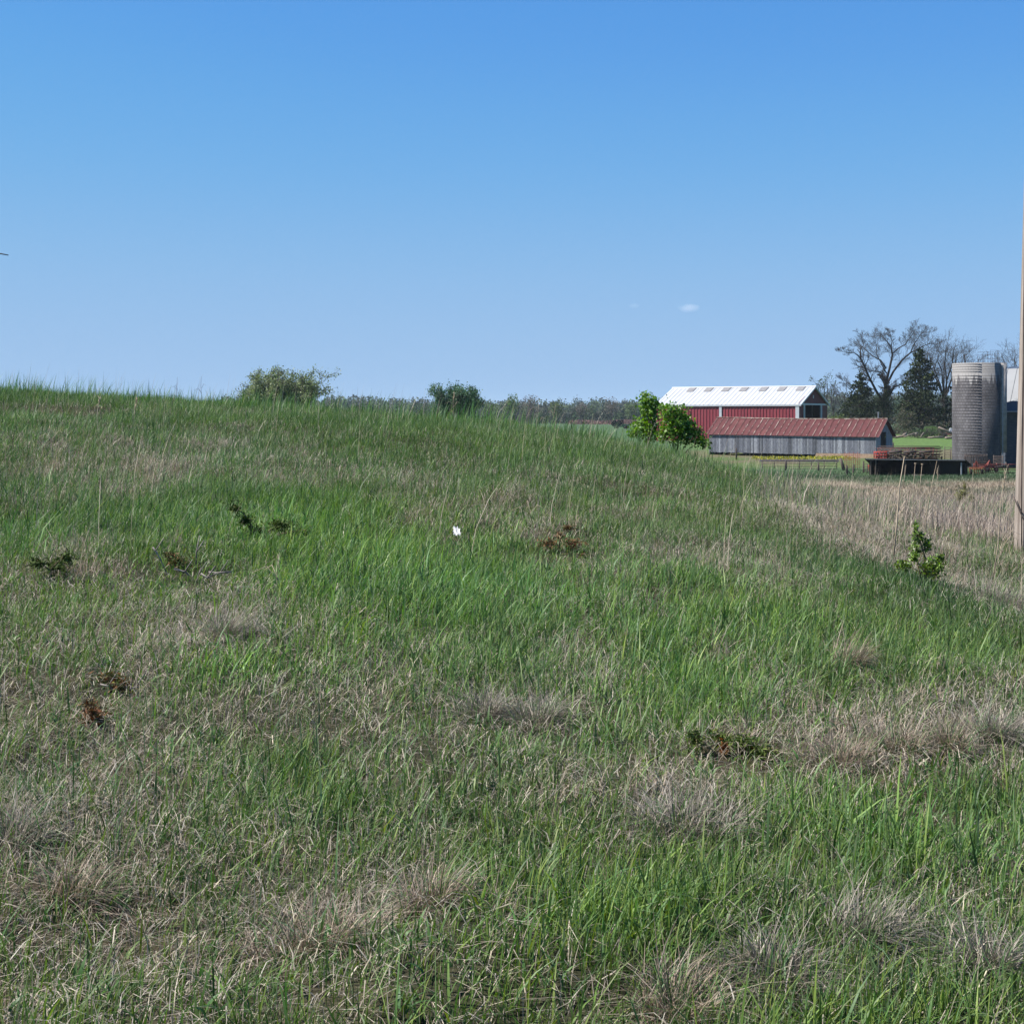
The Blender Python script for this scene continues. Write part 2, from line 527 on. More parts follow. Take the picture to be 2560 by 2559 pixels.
GREENS = [(.09, .197, .054), (.062, .155, .056), (.12, .225, .058), (.155, .24, .063), (.033, .08, .028), (.114, .195, .10)]
DRYS = [(.38, .32, .235), (.30, .26, .205), (.48, .42, .32), (.21, .17, .135), (.37, .34, .29)]
SPOT = [(1855, 1880, 130, 70), (125, 1425, 110, 60), (650, 1320, 140, 70), (1400, 1358, 100, 55), (285, 1715, 80, 45), (240, 1790, 70, 50), (450, 1420, 110, 60), (560, 1450, 110, 60),
        (2410, 1255, 50, 50), (2555, 1400, 50, 70), (2318, 1430, 110, 80), (1142, 1348, 45, 30), (2095, 1900, 100, 50), (2240, 1875, 70, 50), (2375, 1870, 60, 50), (2480, 1840, 80, 50), (1712, 2050, 160, 80),
        (1930, 2420, 150, 90), (2165, 2320, 130, 80), (2460, 2400, 110, 80), (2122, 1662, 60, 40), (60, 2090, 90, 70), (180, 2220, 100, 70), (800, 2330, 190, 90), (1085, 2240, 110, 80), (565, 1590, 80, 45), (1270, 1800, 170, 50)]
SW_ = []
for (px, py, rx, ry) in SPOT:
    x0, y0, _ = G(px, py + 10); yb = G(px, py + ry + 15)[1]
    SW_.append((x0, y0 - (y0 - yb) * .35, rx * y0 / F, max(.2, (y0 - yb) * .9)))


def clearing(x, y):
    f = np.ones(len(x))
    for (x0, y0, rx, ry) in SW_:
        f = f * (1 - .45 * np.exp(-(((x - x0) / rx) ** 2 + ((y - y0) / ry) ** 2) ** 1.5))
    return f


BANDS = [(2.9, 6, 8200), (6, 10, 4600), (10, 16, 4300), (16, 23, 3000), (23, 33.0, 2300)]
green = Acc(); dry = Acc()
for (y0, y1, dens) in BANDS:
    A = (y1 - y0) * (.37 * (y0 + y1) + 2.6)
    N = int(A * dens)
    t = rng.random(N)
    y = np.sqrt(y0 ** 2 + t * (y1 ** 2 - y0 ** 2)); x = (rng.random(N) * 2 - 1) * (.37 * y + 1.3)
    # clumping
    cl = fbm(x * 4, y * 4, 81, 2); keep = rng.random(N) < (.05 + 1.35 * cl) * (.55 + .8 * fbm(x * 1.3, y * .9, 85))
    x = x[keep]; y = y[keep]; N = len(x)
    D = dryness(x, y)
    isdry = rng.random(N) < np.clip(D, .07, .9)
    hm = (.7 + .7 * fbm(x * 1.1, y * 1.1, 91)) * (.45 + .12 * sstep(4, 24, y)); ws = .72 + .06 * sstep(4, 20, y)
    n = 3 if y1 <= 10 else 2
    for flag, acc in ((False, green), (True, dry)):
        m = isdry == flag; k = m.sum()
        P = np.stack([x[m], y[m], H(x[m], y[m]) - .01], 1)
        yy = y[m]
        if not flag:
            h = rng.gamma(7, .0262, k) * hm[m] * 1.1 * clearing(x[m], yy)
            broad = rng.random(k) < .22
            w = np.where(broad, rng.uniform(.008, .013, k), rng.uniform(.0035, .007, k)) * (1 + yy * .007) * ws[m]
            lu = lush(x[m], yy); h = h * (1 + .22 * lu); w = w * (1 + .3 * lu)
            h = np.where(broad, h * 1.15, h); h = np.where(rng.random(k) < .05, h * 1.6, h)
            az = rng.normal(0, 1.7, k) + 5.5 * (fbm(x[m] * .6, yy * .6, 141) - .46); bend = (np.abs(rng.normal(.45, .38, k)) + .05) * (1 - .3 * sstep(9, 20, yy))
            hue = fbm(x[m] * .4, y[m] * .4, 101)[:, None]
            c = pick(GREENS, k)
            hue = np.clip(hue + .25 * sstep(14, 6, yy)[:, None] - .2 * sstep(14, 24, yy)[:, None], 0, 1)
            c = c * (1 - .5 * hue) + c * np.array([1.6, 1.2, .7]) * .5 * hue
            c = c * (.84 + .38 * lu)[:, None]
            c = c * (.7 + .6 * fbm(x[m] * 1.1, yy * .9, 181))[:, None]
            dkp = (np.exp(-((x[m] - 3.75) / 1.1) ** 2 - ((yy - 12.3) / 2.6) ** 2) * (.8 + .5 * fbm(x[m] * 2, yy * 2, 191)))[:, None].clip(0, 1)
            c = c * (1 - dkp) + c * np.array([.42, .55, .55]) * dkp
            tip = c * np.where(rng.random((k, 1)) < .13, np.array([1.8, 1.45, 1.8]), np.array([1.05, 1.05, 1.1]))
        else:
            h = rng.gamma(4, .038, k) * hm[m] * clearing(x[m], yy)
            w = rng.uniform(.0024, .0056, k) * (1 + yy * .016) * ws[m]
            az = rng.normal(.2, 1.9, k) + 4 * (fbm(x[m] * .5, yy * .5, 151) - .5); bend = np.abs(rng.normal(.95, .55, k))
            c = pick(DRYS, k, .25); tip = c * 1.1
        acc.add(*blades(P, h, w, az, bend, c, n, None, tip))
# fallen litter: short dry pieces lying every way
N = 130000
y = np.sqrt(9 + rng.random(N) * (18 ** 2 - 9)); x = (rng.random(N) * 2 - 1) * (.37 * y + 1)
m = rng.random(N) < np.clip(dryness(x, y) + .1, .1, 1); x = x[m]; y = y[m]; N = len(x)
P = np.stack([x, y, H(x, y) + rng.uniform(.0, .05, N)], 1)
dry.add(*blades(P, rng.uniform(.04, .14, N), rng.uniform(.0025, .005, N), rng.uniform(0, 6.28, N), rng.uniform(1.2, 1.6, N), pick(DRYS, N, .3), 2))

# small dead tufts everywhere among the green
NT = 620
y = np.sqrt(10 + rng.random(NT) * (17 ** 2 - 10)); x = (rng.random(NT) * 2 - 1) * (.37 * y + 1)
m = rng.random(NT) < np.clip(dryness(x, y) * 1.1, .1, .9); x = x[m]; y = y[m]; NT = len(x)
K = 70
tr_ = np.repeat(rng.uniform(.03, .11, NT), K); N = NT * K
xx = np.repeat(x, K) + rng.normal(0, 1, N) * tr_; yy = np.repeat(y, K) + rng.normal(0, 1, N) * tr_
P = np.stack([xx, yy, H(xx, yy) - .005], 1)
tc_ = np.repeat(pick([(.36, .28, .21), (.28, .22, .17), (.42, .35, .27), (.2, .15, .115), (.33, .25, .19)], NT, .1), K, axis=0) * rng.uniform(.55, 1.35, (N, 1))
dry.add(*blades(P, rng.gamma(5, .03, N) * (.55 + .4 * sstep(4, 14, yy)), rng.uniform(.0018, .004, N) * (1 + yy * .02), np.repeat(rng.uniform(0, 6.28, NT), K) + rng.normal(0, 1.4, N), np.abs(rng.normal(.7, .5, N)), tc_, 3))

# low broad-leaved weeds among the grass
N = 9000
y = np.sqrt(9 + rng.random(N) * (30 ** 2 - 9)); x = (rng.random(N) * 2 - 1) * (.37 * y + 1)
m = rng.random(N) < np.clip(2.2 * (fbm(x * .9, y * .7, 161) - .42), 0, 1); x = x[m]; y = y[m]; N = len(x)
x = np.repeat(x, 7) + rng.normal(0, .03, N * 7); y = np.repeat(y, 7) + rng.normal(0, .03, N * 7); N = len(x)
P = np.stack([x, y, H(x, y) + rng.uniform(.0, .06, N)], 1)
green.add(*blades(P, rng.uniform(.03, .085, N), rng.uniform(.007, .015, N), rng.uniform(0, 6.28, N), rng.uniform(.5, 1.2, N), pick([(.07, .15, .04), (.10, .18, .05), (.05, .11, .035)], N), 3))

# tall thin seed stems, thicker on the right shoulder and along the skyline
N = 4200
y = rng.uniform(11, 33, N); x = (rng.random(N) * 2 - 1) * (.37 * y + 1)
p = .10 + .9 * sstep(.16, .24, x / y) * sstep(17, 22, y) + .12 * sstep(25, 29, y)
m = rng.random(N) < p; x = x[m]; y = y[m]; N = len(x)
P = np.stack([x, y, H(x, y)], 1)
dry.add(*blades(P, rng.uniform(.35, .85, N), rng.uniform(.003, .005, N) * (1 + y * .01), rng.normal(.1, .8, N), np.abs(rng.normal(.3, .2, N)), pick([(.42, .34, .25), (.36, .3, .24), (.48, .4, .3)], N), 3))
# taller bunches of green on the skyline
N = 9000
y = rng.uniform(26.5, 31, N); x = (rng.random(N) * 2 - 1) * (.37 * y + 1)
m = rng.random(N) < (.15 + 1.2 * np.clip(fbm(x * 1.2, y * 1.2, 111) - .35, 0, 1)); x = x[m]; y = y[m]; N = len(x)
P = np.stack([x, y, H(x, y)], 1)
green.add(*blades(P, rng.uniform(.25, .6, N) * (.7 + .5 * fbm(x, y * 0, 113)), rng.uniform(.008, .016, N), rng.normal(.1, 1.0, N), np.abs(rng.normal(.3, .2, N)), pick(GREENS, N), 2))
# pale dry growth on the right, behind the shoulder
N = 56000
y = rng.uniform(17, 44, N); x = y * rng.uniform(.17, .42, N)
m = rng.random(N) < np.clip(.1 + 1.3 * (fbm(x * .8, y * .5, 121) - .38) + .5 * sstep(28, 32, y), 0, 1) * sstep(.13, .34, x / y + .12 * (fbm(x * .7, y * .5, 65) - .5)); x = x[m]; y = y[m]; N = len(x)
P = np.stack([x, y, H(x, y)], 1)
dry.add(*blades(P, rng.uniform(.15, .5, N) * clearing(x, y) * (1 + .35 * sstep(.26, .33, x / y)) * (1 - .45 * sstep(28, 38, y)), rng.uniform(.005, .01, N), rng.uniform(0, 6.28, N), np.abs(rng.normal(.45, .3, N)), pick([(.36, .29, .23), (.3, .24, .2), (.42, .35, .28), (.26, .2, .17)], N), 2))
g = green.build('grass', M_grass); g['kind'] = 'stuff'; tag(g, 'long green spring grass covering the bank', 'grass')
g = dry.build('dead_grass', M_dry); g['kind'] = 'stuff'; tag(g, 'pale dead grass blades mixed through the green bank', 'dead grass')

# rough grass of the low field behind
N = 70000
y = np.sqrt(42 ** 2 + rng.random(N) * (142 ** 2 - 42 ** 2)); x = y * rng.uniform(.12, .44, N)
P = np.stack([x, y, H(x, y)], 1)
c = zone(x, y) * (1 + rng.normal(0, .22, (N, 1))).clip(.5, 1.6)
hh = rng.uniform(.12, .34, N) * (.6 + .8 * fbm(x * .3, y * .3, 131))
fa = Acc(); fa.add(*blades(P, hh, rng.uniform(.02, .045, N), rng.uniform(0, 6.28, N), np.abs(rng.normal(.5, .3, N)), c, 2))
g = fa.build('field_grass', M_dry); g['kind'] = 'stuff'; tag(g, 'tan and green rough pasture below the bank', 'pasture grass')


# ------------------------------------------------------------------ plants
def leafquads(C, size, asp=.55, flat=0.0, rn=rng):
    """one diamond leaf per centre"""
    N = len(C)
    a = rn.normal(size=(N, 3)); a[:, 2] *= (1 - flat); a /= np.linalg.norm(a, axis=1)[:, None]
    b = rn.normal(size=(N, 3)); b -= a * (a * b).sum(1)[:, None]; b /= np.linalg.norm(b, axis=1)[:, None]
    size = np.broadcast_to(size, (N,))[:, None]
    V = np.stack([C - a * size * .5, C + b * size * asp * .5, C + a * size * .5, C - b * size * asp * .5], 1)
    Q = (np.arange(N) * 4)[:, None] + np.arange(4)
    return V.reshape(-1, 3), Q


def lobes(C, size, rn=rng):
    """broad pointed leaf of six corners, slightly folded"""
    N = len(C)
    a = rn.normal(size=(N, 3)); a[:, 2] = a[:, 2] * .6 - .35; a /= np.linalg.norm(a, axis=1)[:, None]
    b = rn.normal(size=(N, 3)); b -= a * (a * b).sum(1)[:, None]; b /= np.linalg.norm(b, axis=1)[:, None]
    nn = np.cross(a, b); s = np.broadcast_to(size, (N,))[:, None]
    V = np.stack([C, C + a * s * .28 + b * s * .46 + nn * s * .1, C + a * s * .7 + b * s * .3 + nn * s * .05, C + a * s, C + a * s * .7 - b * s * .3 + nn * s * .05, C + a * s * .28 - b * s * .46 + nn * s * .1], 1)
    k = (np.arange(N) * 6)[:, None]
    Q = np.concatenate([k + np.array([0, 1, 2, 3]), k + np.array([0, 3, 4, 5])])
    return V.reshape(-1, 3), Q


def rep(c, k): return np.repeat(c, k, axis=0)


def rotv(d, ang, rn):
    ax = Vector((rn.gauss(0, 1), rn.gauss(0, 1), rn.gauss(0, 1)))
    ax = ax - d * ax.dot(d)
    if ax.length < 1e-6: ax = Vector((1, 0, 0))
    return (Matrix.Rotation(ang, 3, ax.normalized()) @ d).normalized()


def grow(p, d, L, r, lvl, maxl, out, rn, nchild=(5, 5, 4), ang=(35, 65), wob=.22, up=.08, ratio=.6, start=.25, rmin=.01):
    n = 4 if lvl < maxl else 3
    pts = [Vector(p)]; dd = Vector(d).normalized(); dirs = [dd.copy()]
    for i in range(n):
        dd = (dd + Vector((rn.gauss(0, wob), rn.gauss(0, wob), rn.gauss(0, wob) + up))).normalized()
        pts.append(pts[-1] + dd * (L / n)); dirs.append(dd.copy())
    rad = [max(rmin, r * (1 - .7 * i / n)) for i in range(n + 1)]
    out.append((pts, rad, lvl))
    if lvl >= maxl: return
    for k in range(nchild[min(lvl, len(nchild) - 1)]):
        t = start + (1 - start) * (k + rn.random()) / nchild[min(lvl, len(nchild) - 1)]
        f = t * n; i = min(int(f), n - 1); q = pts[i].lerp(pts[i + 1], f - i)
        nd = rotv(dirs[i + 1], R(rn.uniform(*ang)), rn)
        if nd.z < -.2: nd.z *= -.3
        grow(q, nd, L * ratio * (1.15 - .5 * t) * rn.uniform(.7, 1.2), max(rmin, rad[i] * .6), lvl + 1, maxl, out, rn, nchild, ang, wob, up, ratio, .2, rmin)


def along(pts, t):
    seg = [(pts[i + 1] - pts[i]).length for i in range(len(pts) - 1)]; S = sum(seg) * t
    for i, l in enumerate(seg):
        if S <= l: return pts[i].lerp(pts[i + 1], S / max(l, 1e-6)), (pts[i + 1] - pts[i]).normalized(), i
        S -= l
    return pts[-1].copy(), (pts[-1] - pts[-2]).normalized(), len(seg) - 1


def bare_tree(label, base, limbs, rn, twig=.02, side=7, cat='tree', group=None, leaves=None, lcol=None, lsize=.15, kids=(5, 4), slen=.32, maxl=2, name='bare_tree'):
    """limbs: list of (polyline of points relative to base, r0, r1)"""
    root = empty(name, label, cat, base, 0, group)
    tr = MB(); tw = MB(); tips = []
    for pts, r0, r1 in limbs:
        pts = [Vector(p) for p in pts]; n = len(pts)
        tr.tube(pts, [r0 + (r1 - r0) * i / (n - 1) for i in range(n)], 7)
        L = sum((pts[i + 1] - pts[i]).length for i in range(n - 1))
        out = []
        for k in range(side):
            t = .3 + .7 * (k + rn.random()) / side
            q, d, i = along(pts, min(t, 1))
            grow(q, rotv(d, R(rn.uniform(25, 60)), rn), L * slen * rn.uniform(.6, 1.2), r1 * .75, 0, maxl, out, rn, kids, (25, 60), .22, .09, .62, .2, twig)
        for ps, rd, lv in out:
            tw.tube(ps, rd, 3, False)
            if lv >= maxl - 1: tips += [(q) for q in ps[1:]]
    tr.build('trunk', M_bark, root, True)
    tw.build('crown', M_twig, root, True)
    if leaves:
        C = np.array([tuple(t) for t in tips])
        C = C[rng.integers(0, len(C), leaves)] + rng.normal(0, lsize * 1.2, (leaves, 3))
        V, Q = leafquads(C, rng.uniform(.6, 1.3, leaves) * lsize, .7)
        mesh_np('foliage', V, Q, col=rep(pick(lcol, leaves, .2), 4), mat=M_leaf, parent=root)
    return root


def cedar(label, base, h, rad, nb, rn, gap=0.0, lean=0, cols=None, name='cedar_tree', size=.3, low=.06, group=None, cat='tree', power=.8):
    root = empty(name, label, cat, base, 0, group)
    tr = MB(); tr.tube([(0, 0, -.3), (lean * .3, 0, h * .5), (lean, 0, h * .93)], [h * .022, h * .014, h * .004], 7)
    P = []
    for i in range(nb):
        t = (i + rn.random()) / nb
        z = h * (low + (1 - low) * t)
        L = rad * (1 - t) ** power * rn.uniform(.6, 1.12) + h * .012
        if t < .12: L *= .85
        a = rn.uniform(0, 6.283)
        d = Vector((math.cos(a), math.sin(a), rn.uniform(-.1, .35))).normalized()
        p0 = Vector((lean * t, 0, z))
        tr.tube([p0, p0 + d * L * .9], [max(.012, L * .02), .008], 3, False)
        if rn.random() < gap: continue
        m = max(8, int(26 * L / rad * 2.2))
        s = np.sqrt(rng.random(m)) * .85 + .18
        c = np.array(p0) + np.outer(s * L, np.array(d)) + rng.normal(0, 1, (m, 3)) * (np.array([.16, .16, .1]) * L + .05 * size) * (1.15 - .5 * s)[:, None]
        P.append(c)
    P = np.concatenate(P)
    # tip
    P = np.concatenate([P, np.array([lean, 0, h]) + rng.normal(0, 1, (30, 3)) * np.array([.12, .12, .35]) * rad * .35])
    N = len(P)
    V, Q = leafquads(P, rng.uniform(.6, 1.4, N) * size, .6)
    tr.build('trunk', M_bark, root, True)
    mesh_np('crown', V, Q, col=rep(pick(cols or [(.011, .023, .007), (.021, .035, .009), (.008, .016, .007), (.038, .05, .012)], N, .25), 4), mat=M_needle, parent=root)
    return root


def blob_plant(name, label, cat, base, blobs, n, size, cols, m=M_leaf, kind='leaf', stems=None, group=None, shell=.5, stemr=.02):
    """blobs: (dx, dy, dz, rx, ry, rz) clumps of leaves on stems from the base"""
    root = empty(name, label, cat, base, 0, group)
    st = MB()
    vol = np.array([b[3] * b[5] for b in blobs]); pr = vol / vol.sum()
    C = []
    for b, q in zip(blobs, pr):
        k = max(6, int(n * q))
        d = rng.normal(size=(k, 3)); d /= np.linalg.norm(d, axis=1)[:, None]
        rr = (np.abs(rng.normal(0, .62, k)) if kind == 'needle' else rng.random(k) ** shell * (1 + .4 * rng.exponential(.5, k)))[:, None]
        C.append(np.array(b[:3]) + d * rr * np.array(b[3:]) * (1 + rng.normal(0, .12, (k, 1))))
        p1 = Vector(b[:3]); mid = Vector((p1.x * .45 + random.gauss(0, .03), p1.y * .45, p1.z * .55))
        st.tube([(0, 0, -.1), mid, p1 + Vector((0, 0, b[5] * .5))], [stemr, stemr * .7, stemr * .35], 5)
        for _ in range(5):
            a = Vector(C[-1][random.randrange(k)])
            st.tube([p1.lerp(mid, .3 * random.random()), (p1 + a) / 2 + Vector((0, 0, .02)), a], [stemr * .5, stemr * .35, stemr * .2], 4, False)
    C = np.concatenate(C); N = len(C)
    sz = rng.uniform(.55, 1.25, N) * size
    if kind == 'lobe': V, Q = lobes(C, sz); k = 6
    elif kind == 'needle': V, Q = leafquads(C, sz, .22); k = 4
    else: V, Q = leafquads(C, sz, .6); k = 4
    st.build('stem', M_stem, root, True)
    mesh_np('foliage', V, Q, col=rep(pick(cols, N, .22), k), mat=m, parent=root)
    return root


# ------------------------------------------------------------------ big red barn
YAW = R(-31)
BX, BY = 45.8, 229.0
bz = EYE - 4.0
barn = empty('red_barn', 'long red metal barn with white roof and seven grey skylights', 'barn', (BX, BY, bz), YAW)
L_, W_, EH, RH = 25.0, 14.0, 5.92, 8.85
m = MB(); m.sheet((-L_, 0, -.6), (L_, 0, 0), (0, 0, EH + .6), .55, .07, .07); m.build('front_wall', M_red, barn)
m = MB(); m.box((-L_, W_ - .1, -.6), (0, W_, EH)); m.build('back_wall', M_dark, barn)
m = MB(); m.box((-L_ + .003, .05, -.6), (-L_ + .12, W_ - .103, EH))
m.add([(-L_ + .003, .05, EH), (-L_ + .003, W_ - .1, EH), (-L_ + .003, W_ / 2, RH - .15)], [(0, 1, 2)]); m.build('end_wall', M_red, barn)
m = MB()
tri = [(-.02, .05, EH + .12), (-.02, W_ - .1, EH + .12), (-.02, W_ / 2, RH - .12)]
m.add(tri + [(-.12, p[1], p[2]) for p in tri], [(0, 1, 2), (5, 4, 3), (0, 3, 4, 1), (1, 4, 5, 2), (2, 5, 3, 0)])
gab = m.build('gable', M_red_shade, barn)
m = MB(); m.box((-.02, W_ / 2 - .18, EH + 1.0), (.03, W_ / 2 + .18, EH + 1.5)); m.build('vent', M_trim, gab)
for ya, yb in ((.06, 2.2), (11.0, W_ - .12)): m = MB(); m.box((-.1, ya, -.6), (-.02, yb, EH - .12)); m.build('end_panel', M_red_shade, barn)
for k in (2.3, 10.6):
    m = MB(); m.box((-.1, k, -.6), (.12, k + .42, EH - .12)); m.build('door_post', M_trim, barn)
m = MB(); m.box((-.1, 6.5, -.6), (-.0, 6.62, EH - .12)); m.build('door_post', M_oldwood, barn)
m = MB(); m.box((-.12, -.02, EH - .12), (.14, W_ + .02, EH + .14)); m.build('header_trim', M_trim, barn)
m = MB(); m.box((-.5, -.14, -.6), (.1, -.075, EH - .25)); m.build('corner_trim', M_trim, barn)
m = MB(); m.box((-L_ * .535 - .22, -.14, -.6), (-L_ * .535 + .22, -.075, EH - .25)); m.build('wall_trim', M_trim, barn)
rise = RH - EH; ov = .16
sl = rise / (W_ / 2)
m = MB(); m.sheet((-L_ - .3, -ov, EH - ov * sl), (L_ + .75, 0, 0), (0, W_ / 2 + ov, rise + ov * sl), .78, .05, .08)
roof = m.build('roof', M_white, barn)
m = MB(); m.sheet((.45, W_ + ov, EH - ov * sl), (-L_ - .75, 0, 0), (0, -W_ / 2 - ov, rise + ov * sl), .6, .05, .06); m.build('back_roof', M_white, barn)
m = MB(); m.box((-L_ - .3, -ov - .04, EH - ov * sl - .24), (.45, -ov + .02, EH - ov * sl - .01)); m.build('eave_trim', M_trim, barn)
m = MB(); m.beam((.42, -ov, EH - ov * sl - .12), (.42, W_ / 2, RH - .1), .06, .24); m.beam((.42, W_ + ov, EH - ov * sl - .12), (.42, W_ / 2, RH - .1), .06, .24)
m.build('rake_trim', M_trim, barn)
m = MB(); m.tube([(-L_ - .3, W_ / 2, RH + .02), (.45, W_ / 2, RH + .02)], .14, 6); m.build('ridge_cap', M_white, barn)
for k in range(7):
    fx = .135 + k * .1275
    x0 = -L_ + L_ * fx - .3 + .3 * (k > 3)
    m = MB()
    for (xa, xb) in ((x0, x0 + 1.25),):
        y0, y1 = W_ / 2 - 1.75, W_ / 2 - .12
        z0, z1 = RH - 1.75 * sl + .11, RH - .12 * sl + .11
        m.add([(xa, y0, z0), (xb, y0, z0), (xb, y1, z1), (xa, y1, z1), (xa, y0, z0 - .05), (xb, y0, z0 - .05), (xb, y1, z1 - .05), (xa, y1, z1 - .05)],
              [(0, 1, 2, 3), (0, 4, 5, 1), (1, 5, 6, 2), (2, 6, 7, 3), (3, 7, 4, 0)])
    m.build('skylight', M_skyl, roof)
m = MB(); m.box((-L_ + .15, .15, -.02), (-.15, W_ - .15, .0)); m.build('floor', M_dark, barn)

# ------------------------------------------------------------------ weathered shed
sh_c = at(2190, 1137, 174)
shed = empty('wooden_shed', 'low weathered grey plank shed with rusty red metal roof', 'shed', (sh_c.x, sh_c.y, sh_c.z), R(-32))
SL, SW, SE_, SR_ = 22.0, 6.6, 2.22, 4.30
tilt = -.008


def shz(x): return x * tilt


m = MB(); x = -SL; rp = random.Random(3)
seams = [-SL * .83, -SL * .68, -SL * .5, -SL * .355]
while x < 0:
    w = rp.uniform(.16, .24)
    g0 = rp.uniform(.7, 1.15)
    if any(abs(x - s_) < .3 for s_ in seams): g0 *= .55
    pale = rp.random() < .3
    c = (.17 * g0, .18 * g0, .21 * g0) if not pale else (.29 * g0, .305 * g0, .335 * g0)
    m.cur = c
    bot = -.12 if x < -SL * .355 else .08
    off = -.04 if -SL * .83 < x < -SL * .355 else 0
    m.box((x, off - rp.uniform(0, .02), bot + shz(x) + rp.uniform(-.04, .04)), (min(x + w - .014, 0), .05 + off, SE_ + shz(x)))
    x += w
m.build('front_wall', M_plank, shed, col=True)
m = MB(); m.box((-SL * .83, -.13, SE_ - .22 + shz(-14)), (-SL * .3, -.07, SE_ - .13 + shz(-8))); m.build('door_track', M_steel, shed)
m = MB(); m.box((-SL * .35, -.02, -.6), (-.05, .06, .075 + shz(-4))); m.build('foundation', M_stone, shed)
m = MB(); m.cur = (.2, .2, .215); m.box((-SL, SW - .08, -.5), (0, SW, SE_ - .15)); m.box((-SL, .06, -.5), (-SL + .06, SW - .09, SE_ - .15)); m.build('back_wall', M_plank, shed, col=True)
m = MB(); y = .0
while y < SW - .05:
    top = SE_ + (SR_ - SE_) * (1 - abs(y + .1 - SW / 2) / (SW / 2)) - .1
    g0 = rp.uniform(.75, 1.2); m.cur = (.24 * g0, .28 * g0, .33 * g0)
    if 1.7 < y < 3.9: m.box((-.05, y, 2.75), (.01, y + .18, top))
    else: m.box((-.05, y, -.15), (.01, y + .18, top))
    y += .2
m.build('gable_wall', M_plank, shed, col=True)
m = MB(); m.box((-.3, 1.75, -.1), (-.12, 3.9, 2.75)); m.build('doorway_shade', M_dark, shed)  # dark slab painting in the shade behind the door opening
ovh = .2; ssl = (SR_ - SE_) / (SW / 2)


def sag(a, b): return (a - 1) * SL * tilt * -1 * -1 - .12 * math.sin(a * math.pi) * b + .02 * math.sin(a * 37) * b


m = MB(); m.sheet((-SL - .45, -ovh, SE_ - ovh * ssl + .06), (SL + .85, 0, 0), (0, SW / 2 + ovh, (SW / 2 + ovh) * ssl), .79, .02, .03, 6, lambda a, b: (a - 1) * SL * tilt * -1 * -1 + 0 - .12 * math.sin(a * math.pi) * b)
roof = m.build('roof', M_rust, shed)
m = MB(); m.sheet((.4, SW + ovh, SE_ - ovh * ssl + .06), (-SL - .85, 0, 0), (0, -SW / 2 - ovh, (SW / 2 + ovh) * ssl), .79, .02, .03, 6); m.build('back_roof', M_rust, shed)
x = -SL - .2
while x < .35:
    a = (x + SL + .45) / (SL + .85)
    p = []
    for j in range(8):
        b = j / 7
        p.append(Vector((x + rp.gauss(0, .012), -ovh + (SW / 2 + ovh) * b, SE_ - ovh * ssl + .1 + (SW / 2 + ovh) * ssl * b + (a - 1) * SL * tilt - .12 * math.sin(a * math.pi) * b)))
    w = rp.uniform(.02, .055); m = MB()
    for j in range(7):
        m.beam(p[j], p[j + 1], w * rp.uniform(.6, 1.7), .04)
    m.build('seam', M_seam, roof)
    x += .395 * 2
m = MB(); m.tube([(-SL - .45 + (SL + .85) * i / 12, SW / 2, SR_ + .1 + (i / 12 - 1) * SL * tilt - .12 * math.sin(i / 12 * math.pi)) for i in range(13)], .07, 6); m.build('ridge_cap', M_seam, shed)
m = MB(); m.beam((.42, -ovh, SE_ - ovh * ssl), (.42, SW / 2, SR_ + .02), .04, .14); m.beam((.42, SW + ovh, SE_ - ovh * ssl), (.42, SW / 2, SR_ + .02), .04, .14); m.build('rake_board', M_oldwood, shed)
m = MB(); m.tube([(-.9, SW / 2 + .4, SR_ - .3), (-.9, SW / 2 + .4, SR_ + .95)], .07, 6); m.build('vent_pipe', M_steel, shed)


